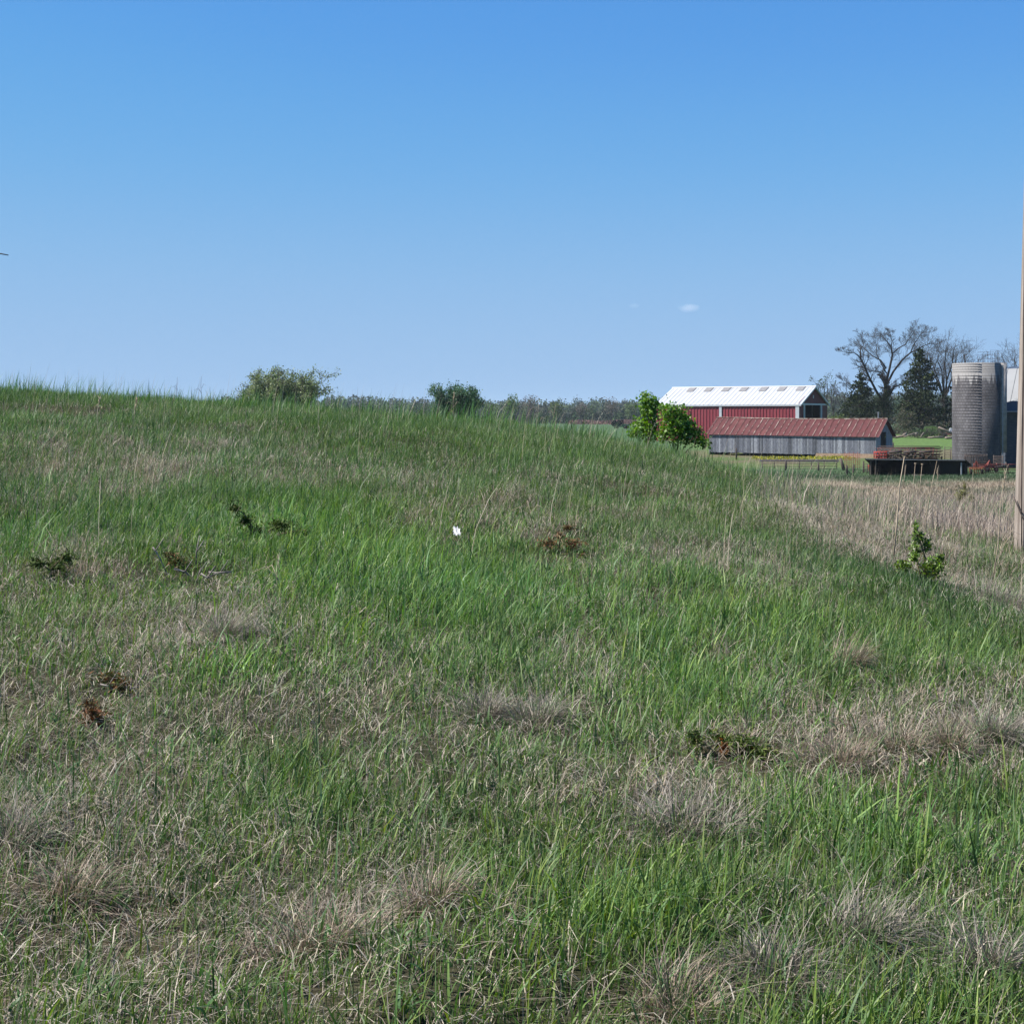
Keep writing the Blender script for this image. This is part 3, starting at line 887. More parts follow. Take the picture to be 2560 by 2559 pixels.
# ------------------------------------------------------------------ concrete stave silo
def silo_material():
    m = bpy.data.materials.new('concrete_stave'); m.use_nodes = True
    nt = m.node_tree; N = nt.nodes; L = nt.links; b = N['Principled BSDF']
    b.inputs['Roughness'].default_value = .9; b.inputs['Specular IOR Level'].default_value = .15
    uv = N.new('ShaderNodeUVMap'); br = N.new('ShaderNodeTexBrick')
    br.inputs['Scale'].default_value = 1; br.inputs['Brick Width'].default_value = .34; br.inputs['Row Height'].default_value = .3
    br.inputs['Mortar Size'].default_value = .016; br.inputs['Color1'].default_value = (.06, .058, .062, 1); br.inputs['Color2'].default_value = (.082, .079, .083, 1)
    br.inputs['Mortar'].default_value = (.05, .047, .047, 1)
    L.new(uv.outputs[0], br.inputs[0])
    n = N.new('ShaderNodeTexNoise'); n.inputs['Scale'].default_value = .9; n.inputs['Detail'].default_value = 7
    mp = N.new('ShaderNodeMapping'); mp.inputs['Scale'].default_value = (1, .35, 1); L.new(uv.outputs[0], mp.inputs[0]); L.new(mp.outputs[0], n.inputs[0])
    mr = N.new('ShaderNodeMapRange'); mr.inputs[1].default_value = .3; mr.inputs[2].default_value = .7; mr.inputs[3].default_value = .7; mr.inputs[4].default_value = 1.35
    L.new(n.outputs[0], mr.inputs[0])
    mx = N.new('ShaderNodeMix'); mx.data_type = 'RGBA'; mx.blend_type = 'MULTIPLY'; mx.inputs[0].default_value = 1
    L.new(br.outputs[0], mx.inputs[6]); L.new(mr.outputs[0], mx.inputs[7])
    # whitewash running down from the rim
    sp = N.new('ShaderNodeSeparateXYZ'); L.new(uv.outputs[0], sp.inputs[0])
    n2 = N.new('ShaderNodeTexNoise'); n2.inputs['Scale'].default_value = 2.2; n2.inputs['Detail'].default_value = 2
    cb = N.new('ShaderNodeCombineXYZ'); L.new(sp.outputs[0], cb.inputs[0]); L.new(cb.outputs[0], n2.inputs[0])
    ma = N.new('ShaderNodeMath'); ma.operation = 'MULTIPLY_ADD'; ma.inputs[1].default_value = -4.2; ma.inputs[2].default_value = 11.3
    L.new(n2.outputs[0], ma.inputs[0])
    sb = N.new('ShaderNodeMath'); sb.operation = 'SUBTRACT'; L.new(sp.outputs[1], sb.inputs[0]); L.new(ma.outputs[0], sb.inputs[1])
    m2 = N.new('ShaderNodeMapRange'); m2.inputs[1].default_value = -.1; m2.inputs[2].default_value = .25; L.new(sb.outputs[0], m2.inputs[0])
    m3 = N.new('ShaderNodeMath'); m3.operation = 'MULTIPLY'; m3.inputs[1].default_value = .8; L.new(m2.outputs[0], m3.inputs[0])
    mw = N.new('ShaderNodeMix'); mw.data_type = 'RGBA'; L.new(m3.outputs[0], mw.inputs[0]); L.new(mx.outputs[2], mw.inputs[6]); mw.inputs[7].default_value = (.23, .222, .215, 1)
    L.new(mw.outputs[2], b.inputs['Base Color'])
    bp = N.new('ShaderNodeBump'); bp.inputs['Strength'].default_value = .8; bp.inputs['Distance'].default_value = .04; bp.invert = True
    L.new(br.outputs['Fac'], bp.inputs['Height']); L.new(bp.outputs[0], b.inputs['Normal'])
    return m


M_conc = silo_material()
sc_ = at(2441.5, 1170, 150)
SH, SRAD = 10.95, 2.46
silo = empty('concrete_silo', 'grey concrete stave silo with open whitewashed rim', 'silo', (sc_.x, sc_.y, sc_.z))
n = 64; V = []; UVs = []; Q = []
for j in range(2):
    for i in range(n + 1):
        a = 2 * math.pi * i / n
        V.append((SRAD * math.cos(a), SRAD * math.sin(a), -.5 + j * (SH + .5))); UVs.append((a * SRAD, -.5 + j * (SH + .5)))
for i in range(n): Q.append((i, i + 1, n + 1 + i + 1, n + 1 + i))
k0 = len(V)
for j in range(2):
    for i in range(n + 1):
        a = 2 * math.pi * i / n
        V.append(((SRAD - .12) * math.cos(a), (SRAD - .12) * math.sin(a), (0 if j else SH - 4) + j * SH)); UVs.append((a * SRAD, 3))
for i in range(n): Q.append((k0 + i + 1, k0 + i, k0 + n + 1 + i, k0 + n + 1 + i + 1)); Q.append((n + 1 + i, n + 2 + i, k0 + n + 2 + i, k0 + n + 1 + i))
mesh_np('wall', V, Q, mat=M_conc, parent=silo, uv=UVs)
M_hoop = mat('iron_hoop', (.07, .06, .06), (.13, .11, .1), 5, .7)
hp = MB(); hp.tube([((SRAD + .015) * math.cos(2 * math.pi * i / 48), (SRAD + .015) * math.sin(2 * math.pi * i / 48), 0) for i in range(48)], .012, 5, closed=True)
hoop = hp.build('hoop', M_hoop, silo, True)
zz = [.3 + .3 * k for k in range(32)] + [10.05, 10.3, 10.55, 10.8]
hoop.location = (0, 0, zz[0])
for z in zz[1:]: copy_of(hoop, silo, (0, 0, z))
# chute on the right side
m = MB(); ca = R(-25); cxx, cyy = (SRAD + .1) * math.cos(ca), (SRAD + .1) * math.sin(ca)
m.tube([(cxx, cyy, 1.7), (cxx, cyy, SH)], .46, 14); m.build('chute', mat('chute_metal', (.22, .2, .19), (.33, .31, .29), 2, .7), silo, True)
m = MB(); m.tube([(cxx - .15, cyy - .56, 1.5), (cxx - .15, cyy - .56, SH - .2)], .05, 6)
for k in range(14): m.box((cxx - .3, cyy - .6, 1.8 + k * .68), (cxx, cyy - .52, 1.84 + k * .68))
m.build('filler_pipe', M_steel, silo)
m = MB()
for i in range(11):
    a = R(-70 + i * 14); p = (2.2 * math.cos(a), 2.2 * math.sin(a) - .1)
    m.tube([(p[0], p[1], SH - .3), (p[0], p[1], SH + 1.3 - .25 * (i % 3 == 1))], .013, 4)
for z in (.5, .95, 1.28): m.tube([(2.2 * math.cos(R(-70 + i * 14)), 2.2 * math.sin(R(-70 + i * 14)) - .1, SH + z) for i in range(11)], .010, 4)
m.build('wire_guard', M_darkpipe, silo)

# ------------------------------------------------------------------ gambrel barn at right edge
gx, gy = 52.0, 153.0
gb = empty('gambrel_barn', 'blue grey barn with pale curved metal roof, behind the utility pole', 'barn', (gx, gy, EYE - 5.3), R(-40))
M_gwall = mat('blue_grey_boards', (.07, .09, .12), (.13, .155, .19), 2, .8, .1, 0, .2, (1, 1, 5))
M_groof = mat('pale_galvanised_roof', (.065, .08, .105), (.085, .105, .13), .6, .5, 0, 0, .4)
GL = 18
m = MB()
for k in range(30):
    m.box((0, -.02 * (k % 2) - .01, -.5 + k * .21), (GL, .06, -.5 + (k + 1) * .21 - .012))
m.build('front_wall', M_gwall, gb)
m = MB(); m.box((.003, .07, -.5), (.1, 9, 5.8)); m.build('end_wall', M_gwall, gb)
m = MB(); m.box((GL - .1, .07, -.5), (GL - .003, 9, 5.8)); m.box((.1, 8.9, -.5), (GL - .1, 9, 5.8)); m.build('back_wall', M_gwall, gb)
prof = [(-.75, 5.85), (-.35, 6.35), (.1, 7.1), (.55, 7.93), (1.0, 8.75), (1.45, 9.58), (1.9, 10.4), (4.5, 10.75), (7.1, 10.4), (8.0, 8.5), (8.85, 6.75), (9.3, 6.1), (9.75, 5.85)]
m = MB()
for i in range(len(prof) - 1):
    (a0, z0), (a1, z1) = prof[i], prof[i + 1]
    m.sheet((-.3, a0, z0), (GL + .6, 0, 0), (0, a1 - a0, z1 - z0), 1.0, .04, .05)
m.build('roof', M_groof, gb)
m = MB(); pts = [(.05, a, z - .08) for a, z in prof]; m.add(pts + [(.0, a, z - .08) for a, z in prof], [tuple(range(13)), tuple(range(25, 12, -1))]); m.build('gable', M_gwall, gb)
m = MB(); m.box((-.3, -.78, 5.72), (GL + .3, -.72, 5.84)); m.build('eave_trim', M_trim, gb)

# ------------------------------------------------------------------ open black livestock shelter
p0 = at(2412, 1192, 133)
loaf = empty('livestock_shelter', 'low black open-fronted livestock shelter below the silo', 'shelter', (p0.x, p0.y, p0.z), R(-22))
LL = 8.7; LD = 3.2; LH = 1.62
m = MB(); m.box((-LL, LD - .08, -.3), (0, LD, LH - .45)); m.build('back_wall', M_black, loaf)
m = MB(); m.box((-.08, .05, -.3), (0, LD - .09, LH - .4)); m.build('side_wall', M_black, loaf)
m = MB(); m.box((-LL, .05, -.3), (-LL + .08, LD - .09, LH - .4)); m.build('side_wall', M_black, loaf)
m = MB(); m.box((-LL * .36, .3, -.3), (-.3, .38, LH - .1)); m.build('front_panel', M_black, loaf)
m = MB(); m.add([(-LL - .35, -.3, LH), (.1, -.3, LH), (.35, LD + .3, LH - .62), (-LL - .35, LD + .3, LH - .62), (-LL - .35, -.3, LH - .1), (.1, -.3, LH - .1), (.35, LD + .3, LH - .72), (-LL - .35, LD + .3, LH - .72)],
              [(0, 1, 2, 3), (7, 6, 5, 4), (0, 4, 5, 1), (1, 5, 6, 2), (2, 6, 7, 3), (3, 7, 4, 0)]); m.build('roof', M_black, loaf)
m = MB(); m.box((-LL - .3, -.33, LH - .085), (.08, -.303, LH - .05)); m.build('edge_highlight', M_steel, loaf)  # pale strip added as the highlight along the front roof edge
for x in (-.3,): m = MB(); m.tube([(x, -.1, -.3), (x, -.1, LH - .3)], .07, 8); m.build('post', M_steel, loaf)
for x in (-LL + .15, -LL + .6, -LL * .62): m = MB(); m.tube([(x, -.1, -.3), (x + .04, -.1, LH - .1)], .07, 7); m.build('post', M_oldwood, loaf)
m = MB(); m.box((-LL * .55, .0, -.05), (-LL * .42, .35, .16)); m.build('feed_trough', M_log, loaf)


# ------------------------------------------------------------------ fences, gates, posts
def pipe_panel(name, label, cat, px0, px1, ytop, ybot, d0, d1, rails, uprights, m_, r=.035, group=None, posts=True):
    a0 = at(px0, ybot, d0); a1 = at(px1, ybot, d1); h = (ybot - ytop) / F * (d0 + d1) / 2
    root = empty(name, label, cat, a0, 0, group)
    e = a1 - a0
    for k in range(rails):
        z = h * (.12 + .88 * k / max(1, rails - 1)) if rails > 1 else h
        mb = MB(); n = 5
        mb.tube([Vector((e.x * i / n, e.y * i / n, e.z * i / n + z + random.gauss(0, .015))) for i in range(n + 1)], r, 6); mb.build('rail', m_, root, True)
    for k in range(uprights):
        f = k / max(1, uprights - 1)
        mb = MB(); mb.tube([e * f + Vector((0, .02, -.25)), e * f + Vector((random.gauss(0, .02), .02, h + (.12 if k % 2 == 0 else .0)))], r * 1.35, 6); mb.build('upright', m_, root, True)
    return root


pipe_panel('pipe_fence', 'dark pipe fence with five rails below the grey shed', 'fence', 1905, 2092, 1152, 1182, 146, 144, 5, 7, M_darkpipe, .032)
pipe_panel('pipe_gate', 'dark pipe gate left of the black shelter', 'gate', 2158, 2200, 1160, 1187, 139, 138, 5, 5, M_darkpipe, .032)
pipe_panel('pipe_fence', 'rust red pipe fence in front of the silo foot', 'fence', 2436, 2548, 1161, 1184, 139, 139, 4, 5, M_rustpipe, .036)
pipe_panel('pipe_fence', 'thin dark pipe fence between junk pile and silo', 'fence', 2362, 2392, 1118, 1146, 156, 154, 5, 3, M_darkpipe, .03)
pipe_panel('pipe_gate', 'dark slatted gate standing between silo and blue barn', 'gate', 2484, 2508, 1140, 1172, 147, 146, 9, 2, M_darkpipe, .034)
pipe_panel('cattle_panel', 'rusty square-mesh wire panel left of the dark gate', 'panel', 2112, 2150, 1133, 1172, 143, 142, 7, 8, M_rustpipe, .016)


def post(label, px, ytop, ybot, d, r, lean=0, split=False):
    b = at(px, ybot, d); h = (ybot - ytop) / F * d
    mb = MB(); mb.tube([(0, 0, -.3), (lean * .4, 0, h * .5), (lean, 0, h)], [r * 1.05, r, r * .85], 7)
    if split: mb.tube([(lean * .8, 0, h * .8), (lean * .8 - .16, .02, h * 1.02)], [r * .6, r * .25], 5)
    o = mb.build('fence_post', M_oldwood, None, True); o.location = b
    tag(o, label, 'post', 'old wooden posts in the farmyard')


post('thick dark forked post leaning left, tallest near the wire panel', 2110, 1146, 1178, 142, .16, -.36, True)
post('short upright post right of the thick leaning post', 2110 + 6, 1162, 1190, 136, .06)
post('thin post with a slanting brace beside it', 2119, 1164, 1189, 136, .05, 0)
post('stout dark post between the leaning post and the dark gate', 2133, 1160, 1184, 139, .11, .05)
post('dark post at the hinge end of the dark gate', 2159, 1152, 1186, 139.5, .08)
post('squat post standing in the pale pipe fence under the shed', 1964, 1152, 1176, 143, .09)
post('stout post near the right end of the five-rail pipe fence', 2046, 1156, 1182, 142, .1)
post('slim leaning stake in the grass below the pipe fence', 2074, 1174, 1205, 124, .04, .1)
post('short dark stake at the grass edge below the pipe fence', 2054, 1182, 1200, 124, .04)
post('stub of a post beside the open end of the grey shed', 2232, 1106, 1116, 190, .12, .05)
post('lone dark post on the wall of the grey shed', 1841, 1120, 1143, 165, .1)
mb = MB(); b = at(2119, 1176, 136); mb.beam((0, 0, 0), (.45, .0, -.45), .07); o = mb.build('fence_brace', M_oldwood); o.location = b
tag(o, 'short slanting dark brace leaning on a thin post', 'brace')
# pale feed bunk
b0 = at(1900, 1158, 158)
fb = empty('feed_bunk', 'long pale feed bunk behind the five-rail pipe fence', 'feed bunk', b0, R(-3))
M_bunk = mat('pale_bunk', (.34, .26, .22), (.45, .36, .32), 3, .9)
mb = MB(); mb.box((0, 0, -.4), (8.6, .1, .42)); mb.build('front_board', M_bunk, fb)
mb = MB(); mb.box((0, .103, -.3), (8.6, .8, .1)); mb.build('trough', M_bunk, fb)
mb = MB(); mb.box((0, .803, -.4), (8.6, .9, .4)); mb.build('back_board', M_bunk, fb)
# yellow flowers along the shed foot
N = 1500
t = rng.random(N); px = 1885 + t * 240
Pf = np.array([tuple(at(p, 1146 + rng.normal(0, 2.2), 166)) for p in px]); Pf[:, 1] += rng.normal(0, 1.5, N)
Pf[:, 2] = H(Pf[:, 0], Pf[:, 1]) + rng.uniform(.1, .4, N)
V, Q = leafquads(Pf, .16, .9, .3)
o = mesh_np('yellow_flowers', V, Q, col=rep(pick([(.4, .34, .02), (.28, .28, .03), (.12, .16, .03)], N, .2), 4), mat=M_leaf)
o['kind'] = 'stuff'; tag(o, 'strip of yellow wildflowers along the foot of the grey shed', 'flowers')

# ------------------------------------------------------------------ farm junk
j0 = at(2192, 1150, 150)
hay = empty('feeder_stack', 'stack of dark steel feeder panels behind the black shelter', 'feeder panels', j0, R(-8))
for k in range(9):
    mb = MB(); y = .25 * k; z0 = .1 + rp.uniform(0, .25); L0 = rp.uniform(5.6, 7.2); x0 = rp.uniform(0, .5)
    for z in (0, .35, .7, 1.0 + .12 * (k == 6)): mb.tube([(x0, y, z0 + z), (x0 + L0, y + .1, z0 + z + rp.gauss(0, .04))], .035, 5)
    for i in range(rp.randint(7, 12)):
        x = x0 + L0 * rp.random(); mb.tube([(x, y, z0), (x + rp.gauss(0, .15), y, z0 + 1.0)], .03, 5)
    mb.build('steel_panel', (M_darkpipe, M_darkpipe, M_rustpipe)[k % 3], hay, True)
for k in range(26):
    mb = MB()
    x = rp.uniform(.8, 6.8); z = rp.uniform(.05, .5); mb.tube([(x, rp.uniform(-.3, .1), z), (x + rp.gauss(0, .25), rp.uniform(0, .3), z + rp.uniform(.15, .5))], rp.uniform(.04, .09), 6); mb.build('loose_post', M_bark, hay, True)
for k in range(3):
    mb = MB(); x = 1.2 + 1.5 * k; mb.tube([(x, -.4, .85), (x + 1.3, -.35, .9)], .12, 8); mb.build('steel_pipe', M_darkpipe, hay, True)


def round_feeder(label, px, py, d, r, h, m_):
    b = at(px, py, d)
    root = empty('bale_feeder', label, 'bale feeder', b)
    for z in (.05, h * .5, h):
        mb = MB(); mb.tube([(r * math.cos(2 * math.pi * i / 20), r * math.sin(2 * math.pi * i / 20), z) for i in range(20)], .035, 5, closed=True); mb.build('ring', m_, root, True)
    mb = MB()
    for i in range(14):
        a = 2 * math.pi * i / 14; q = Vector((r * math.cos(a), r * math.sin(a), 0)); s = Vector((-math.sin(a), math.cos(a), 0)) * .13
        mb.tube([q - s + Vector((0, 0, .05)), q - s + Vector((0, 0, h * .9)), q + Vector((0, 0, h * 1.15)), q + s + Vector((0, 0, h * .9)), q + s + Vector((0, 0, .05))], .025, 4)
    mb.build('hoop_bar', m_, root, True)


round_feeder('faded red round bale feeder left of the black shelter roof', 2201, 1146, 141, .62, .62, M_redpaint)
round_feeder('dark round bale feeder in front of the silo', 2440, 1170, 145.5, 1.1, 1.25, M_darkpipe)


def implement(label, px, py, d, m1, m2, w, h, rz, name='farm_implement'):
    """mounted implement: frame beams, hitch tower, tines, two small wheels"""
    b = at(px, py, d)
    root = empty(name, label, 'farm machine', b, rz)
    mb = MB(); mb.beam((-w / 2, 0, h * .5), (w / 2, 0, h * .5), .12); mb.beam((-w / 2, .6, h * .45), (w / 2, .6, h * .45), .12)
    for x in (-w / 2, 0, w / 2): mb.beam((x, 0, h * .5), (x, .6, h * .45), .1)
    mb.build('frame', m1, root)
    mb = MB(); mb.beam((-.3, 0, h * .5), (0, 0, h), .09); mb.beam((.3, 0, h * .5), (0, 0, h), .09); mb.beam((0, 0, h), (0, .6, h * .5), .08); mb.build('hitch_tower', m2, root)
    mb = MB()
    for i in range(7):
        x = -w / 2 + w * i / 6; mb.tube([(x, .3, h * .5), (x, .5, h * .3), (x + .05, .3, 0)], .04, 5)
    mb.build('tine', m1, root, True)
    for s in (-1, 1):
        mb = MB(); mb.tube([(s * w * .4 - .08, -.3, h * .22), (s * w * .4 + .08, -.3, h * .22)], h * .22, 12); mb.build('wheel', M_dark, root, True)
        mb = MB(); mb.beam((s * w * .4, -.3, h * .22), (s * w * .4, 0, h * .5), .07); mb.build('arm', m1, root)
    return root


implement('faded red farm implement upright against the left end of the shelter', 2195, 1182, 139.5, M_redpaint, M_rustpipe, 1.5, 1.5, R(10))
implement('orange and rust implement beside the right end of the shelter', 2441, 1187, 137, M_orange, M_rustpipe, 1.2, 1.35, R(-15))
implement('rust red implement behind the red pipe fence near the barn', 2474, 1180, 141, M_rustpipe, M_rustpipe, 1.4, 1.15, R(25))
# far green machine
fm = empty('farm_machine', 'dark green farm machine with heaped black load in far pasture', 'farm machine', at(1545, 1071, 470), R(10))
M_gm = mat('green_paint', (.012, .1, .045), (.02, .15, .07), 2, .5)
mb = MB(); mb.box((-1.0, -1, .5), (3.4, 1, .9)); mb.box((1.4, -.9, .9), (3.6, .9, 1.3)); mb.build('bed', M_gm, fm)
mb = MB()
for k in range(15):
    c = Vector((rp.uniform(-2.2, 1.2), rp.uniform(-.8, .8), 1.0 + rp.uniform(.1, 1.2))); r_ = rp.uniform(.45, .7)
    mb.tube([c + Vector((math.cos(t_ * .785) * r_, .25 * math.sin(t_ * 1.6), math.sin(t_ * .785) * r_)) for t_ in range(8)], .22, 6, closed=True)
mb.build('load', M_dark, fm, True)
for x in (-.6, 2.6):
    for y in (-1.15, 1.05):
        mb = MB(); mb.tube([(x, y - .12, .5), (x, y + .22, .5)], .55, 14); mb.build('wheel', M_dark, fm, True)
# old pickup mostly hidden by the silo
pk = empty('pickup_truck', 'faded red old pickup half hidden behind the silo', 'pickup', (at(2392, 1092, 252).x, 252, Hf(at(2392, 1092, 252).x, 252)), R(172))
mb = MB(); mb.box((-1.6, -.9, .45), (3.0, .9, 1.05)); mb.build('body', mat('faded_red_body', (.28, .09, .08), (.36, .15, .13), 1, .5), pk)
mb = MB(); mb.add([(-.3, -.8, 1.053), (1.4, -.8, 1.053), (1.4, .8, 1.053), (-.3, .8, 1.053), (0, -.68, 1.7), (1.1, -.68, 1.7), (1.1, .68, 1.7), (0, .68, 1.7)], [(4, 5, 6, 7), (0, 1, 5, 4), (1, 2, 6, 5), (2, 3, 7, 6), (3, 0, 4, 7)]); mb.build('cab', M_steel, pk)
for x in (-.7, 2.1):
    for y in (-.95, .75):
        mb = MB(); mb.tube([(x, y, .38), (x, y + .2, .38)], .38, 14); mb.build('wheel', M_dark, pk, True)
# bent silver sheet / roof section on the brush pile
ms = empty('metal_sheet', 'bent pale blue metal sheet lying on the brush pile', 'sheet metal', (at(2338, 1090, 252).x, 252, Hf(at(2338, 1090, 252).x, 252) + .35), R(-10))
V = []; Q = []
for i in range(11):
    for j in range(5):
        V.append((-1.9 + 3.6 * i / 10, .5 * j - 1, 1.55 + .35 * math.sin(i / 10 * 2.4) - .012 * i * i * .9 - .12 * j + .05 * math.sin(i * 2.1 + j)))
for i in range(10):
    for j in range(4): a = i * 5 + j; Q.append((a, a + 5, a + 6, a + 1))
V2 = [(x, y, z - .05) for x, y, z in V]
o = mesh_np('sheet', V + V2, Q + [tuple(q + 55 for q in f[::-1]) for f in Q], mat=mat('silver_sheet', (.42, .46, .52), (.6, .63, .68), 2, .4, 0, .3), parent=ms)
mb = MB()
for k in range(4): mb.beam((-1.6 + k, .3 * k - .6, -.2), (-1.5 + k, .3 * k - .5, 1.35), .1)
mb.build('prop', M_oldwood, ms)
# brush pile
bp0 = at(2318, 1097, 247); bp0.z = Hf(bp0.x, bp0.y)
br = empty('brush_pile', 'heap of cut branches with green leaves at the lawn edge', 'brush pile', bp0)
mb = MB()
for k in range(170):
    a = Vector((rp.gauss(0, 2.3), rp.gauss(0, .9), rp.uniform(.0, 1.0) * max(.25, 1)))
    d = Vector((rp.gauss(0, 1), rp.gauss(0, .5), rp.gauss(.1, .35))).normalized() * rp.uniform(.5, 1.7)
    mb.tube([a, a + d * .5 + Vector((0, 0, .08)), a + d], [.05, .035, .015], 4, False)
br_ = mb.build('branch', M_twig, br, True); br_['kind'] = 'stuff'
N = 900; C = np.stack([rng.normal(-.4, 1.4, N), rng.normal(-.3, .8, N), rng.uniform(.3, 1.5, N)], 1)
V, Q = leafquads(C, .22, .7); mesh_np('foliage', V, Q, col=rep(pick([(.04, .075, .025), (.07, .13, .03), (.03, .05, .025)], N), 4), mat=M_leaf, parent=br)
for k, (px, py, ln, rz, tl, r_, lb) in enumerate([
        (2232, 1098, 2.2, .1, .02, .2, 'pale log at the left end of the log row'), (2252, 1097, 1.9, -.2, .1, .22, 'second pale log from the left, slightly raised'),
        (2262, 1094, 1.0, .8, .3, .28, 'short thick log stub resting on other logs'), (2278, 1095, 2.8, .25, .28, .12, 'long thin bleached pole slanting up to the right'),
        (2293, 1100, 1.5, 1.0, -.5, .13, 'bleached limb leaning steeply against the pile'), (2305, 1099, 1.2, .4, .9, .1, 'upright pale branch under the green leaves'),
        (2340, 1098, 2.8, .05, .05, .16, 'low grey log along the front of the brush pile'), (2366, 1089, 3.0, .1, -.42, .2, 'thick pale trunk sloping down towards the silo'),
        (2374, 1099, 1.5, .0, .02, .22, 'short bluish white log next to the silo')]):
    mb = MB(); c = at(px, py, 245 - k * .3); c.z = Hf(c.x, c.y) + r_ * .8 + max(0, (1097 - py)) / F * 245 + abs(math.sin(tl)) * ln / 2; ln2 = ln / 2
    d = Vector((math.cos(rz) * math.cos(tl), math.sin(rz) * math.cos(tl), math.sin(tl))) * ln2
    mb.tube([-d, Vector((0, 0, .06)), d], [r_, r_ * .95, r_ * .8], 8)
    mb.tube([d * .2, d * .2 + Vector((.2, -.1, .4))], [r_ * .4, r_ * .2], 5)
    o = mb.build('log', M_log, None, True); o.location = c; tag(o, lb, 'log', 'dead logs along the lawn edge')

# grey scrub under the trees
N = 9000; px = rng.uniform(2080, 2560, N); d = rng.uniform(262, 300, N); xs_ = (px - 1280) / F * d
Pb = np.stack([xs_, d, H(xs_, d) + rng.random(N) ** 1.4 * 3.4 * (.3 + 1.1 * fbm(px * .03, d * .1, 27))], 1)
V, Q = leafquads(Pb, rng.uniform(.25, .7, N), .3)
o = mesh_np('scrub', V, Q, col=rep(pick([(.085, .07, .055), (.06, .055, .04), (.11, .095, .08), (.05, .06, .03)], N), 4), mat=M_woodsleaf); o['kind'] = 'stuff'; tag(o, 'grey brown scrub under the farm trees', 'scrub')

# ------------------------------------------------------------------ utility pole
px_, py_, pz_ = 6.10, 17.0, Hf(6.10, 17.0) - .06
pole = empty('utility_pole', 'tall weathered wooden utility pole at the right edge', 'utility pole', (px_, py_, pz_))
M_pole = mat('pole_wood', (.20, .165, .14), (.42, .36, .31), 3, .85, .5, 0, .2, (9, 9, .22), (.35, .65), (.09, .07, .06), 2.2, (.62, .70))
mb = MB(); n = 14
mb.tube([Vector((.023 * i * .75, 0, -.4 + i * .75)) for i in range(n)], [.155 - .0032 * i for i in range(n)], 20); mb.build('shaft', M_pole, pole, True)
mb = MB(); mb.box((-.05, -.163, .62), (.05, -.157, .66)); mb.build('tag', mat('pale_tag', (.5, .52, .6), None), pole)
mb = MB(); mb.tube([(-.1, -.125, -.3), (-.1, -.125, 1.), (-.075, -.125, 3.0), (-.03, -.12, 5.6)], .008, 5); mb.build('ground_wire', M_darkpipe, pole, True)
mb = MB(); mb.tube([(-.165, -.03, .8), (-.12, -.13, .62), (-.04, -.17, .42), (.05, -.165, .26)], .008, 5); mb.build('vine', M_oldwood, pole, True)
mb = MB(); mb.beam((-1.1, -.15, 8.4), (1.3, -.15, 8.4), .1, .13); mb.build('crossarm', M_pole, pole)

# ------------------------------------------------------------------ farm trees
rn = random.Random(21)
D0 = 285.0
S_ = .1657 * D0 / F
wb = at(2205, 1074, D0)


def loc(pts, dep):
    out = []
    for i, (cx, cy) in enumerate(pts):
        p = at(2060 + .1657 * cx, 780 + .1657 * cy, D0) - wb
        p.y = dep * i / (len(pts) - 1) * 1.0 if not isinstance(dep, tuple) else dep[0] + (dep[1] - dep[0]) * i / (len(pts) - 1)
        out.append(p)
    return out


limbs = [(loc([(880, 1790), (890, 1500), (930, 1250), (935, 1050)], 0), .62, .42),
         (loc([(900, 1330), (800, 1210), (720, 1070), (640, 930), (560, 760), (490, 640)], -2), .3, .16),
         (loc([(490, 640), (430, 590), (380, 560), (290, 560), (250, 545), (180, 548)], (-2, -3)), .13, .03),
         (loc([(490, 640), (490, 540), (510, 480), (555, 440), (530, 340), (530, 280)], (-2, -1)), .13, .03),
         (loc([(935, 1050), (900, 900), (860, 855), (760, 840), (640, 870)], (0, 2)), .2, .05),
         (loc([(930, 1060), (1000, 800), (1050, 580), (1030, 450), (960, 360), (900, 300)], (0, 1)), .3, .06),
         (loc([(1060, 560), (1140, 480), (1240, 420), (1330, 280), (1380, 190)], (.6, -1.5)), .14, .03),
         (loc([(1040, 470), (1060, 360), (1040, 260), (1045, 190)], (.8, 2)), .1, .03),
         (loc([(950, 1060), (1050, 850), (1180, 670), (1300, 560), (1400, 510), (1500, 450), (1620, 400)], (0, -2.5)), .26, .05),
         (loc([(1300, 560), (1340, 440), (1400, 340), (1450, 250), (1530, 230)], (-1.5, -3)), .12, .03),
         (loc([(940, 800), (870, 670), (740, 590), (640, 480), (560, 410)], (0, 3)), .18, .04),
         (loc([(960, 880), (900, 740), (830, 560), (850, 420), (900, 300)], (.5, 4)), .14, .03),
         (loc([(975, 1250), (1060, 1100), (1130, 1070), (1210, 1050), (1290, 960)], (0, -2)), .24, .06),
         (loc([(420, 1180), (330, 1130), (270, 1060), (200, 960)], (-1, -1)), .07, .02),
         (loc([(890, 1000), (855, 940), (850, 900)], 1), .14, .1)]
bare_tree('large bare tree with a limb reaching far left, between two cedars', wb, limbs, rn, .013, 12, group='bare trees behind the farm', leaves=700, lcol=[(.09, .08, .04), (.06, .06, .04)], lsize=.12, kids=(7, 6), slen=.3, maxl=2).scale = (.94, .94, .95)


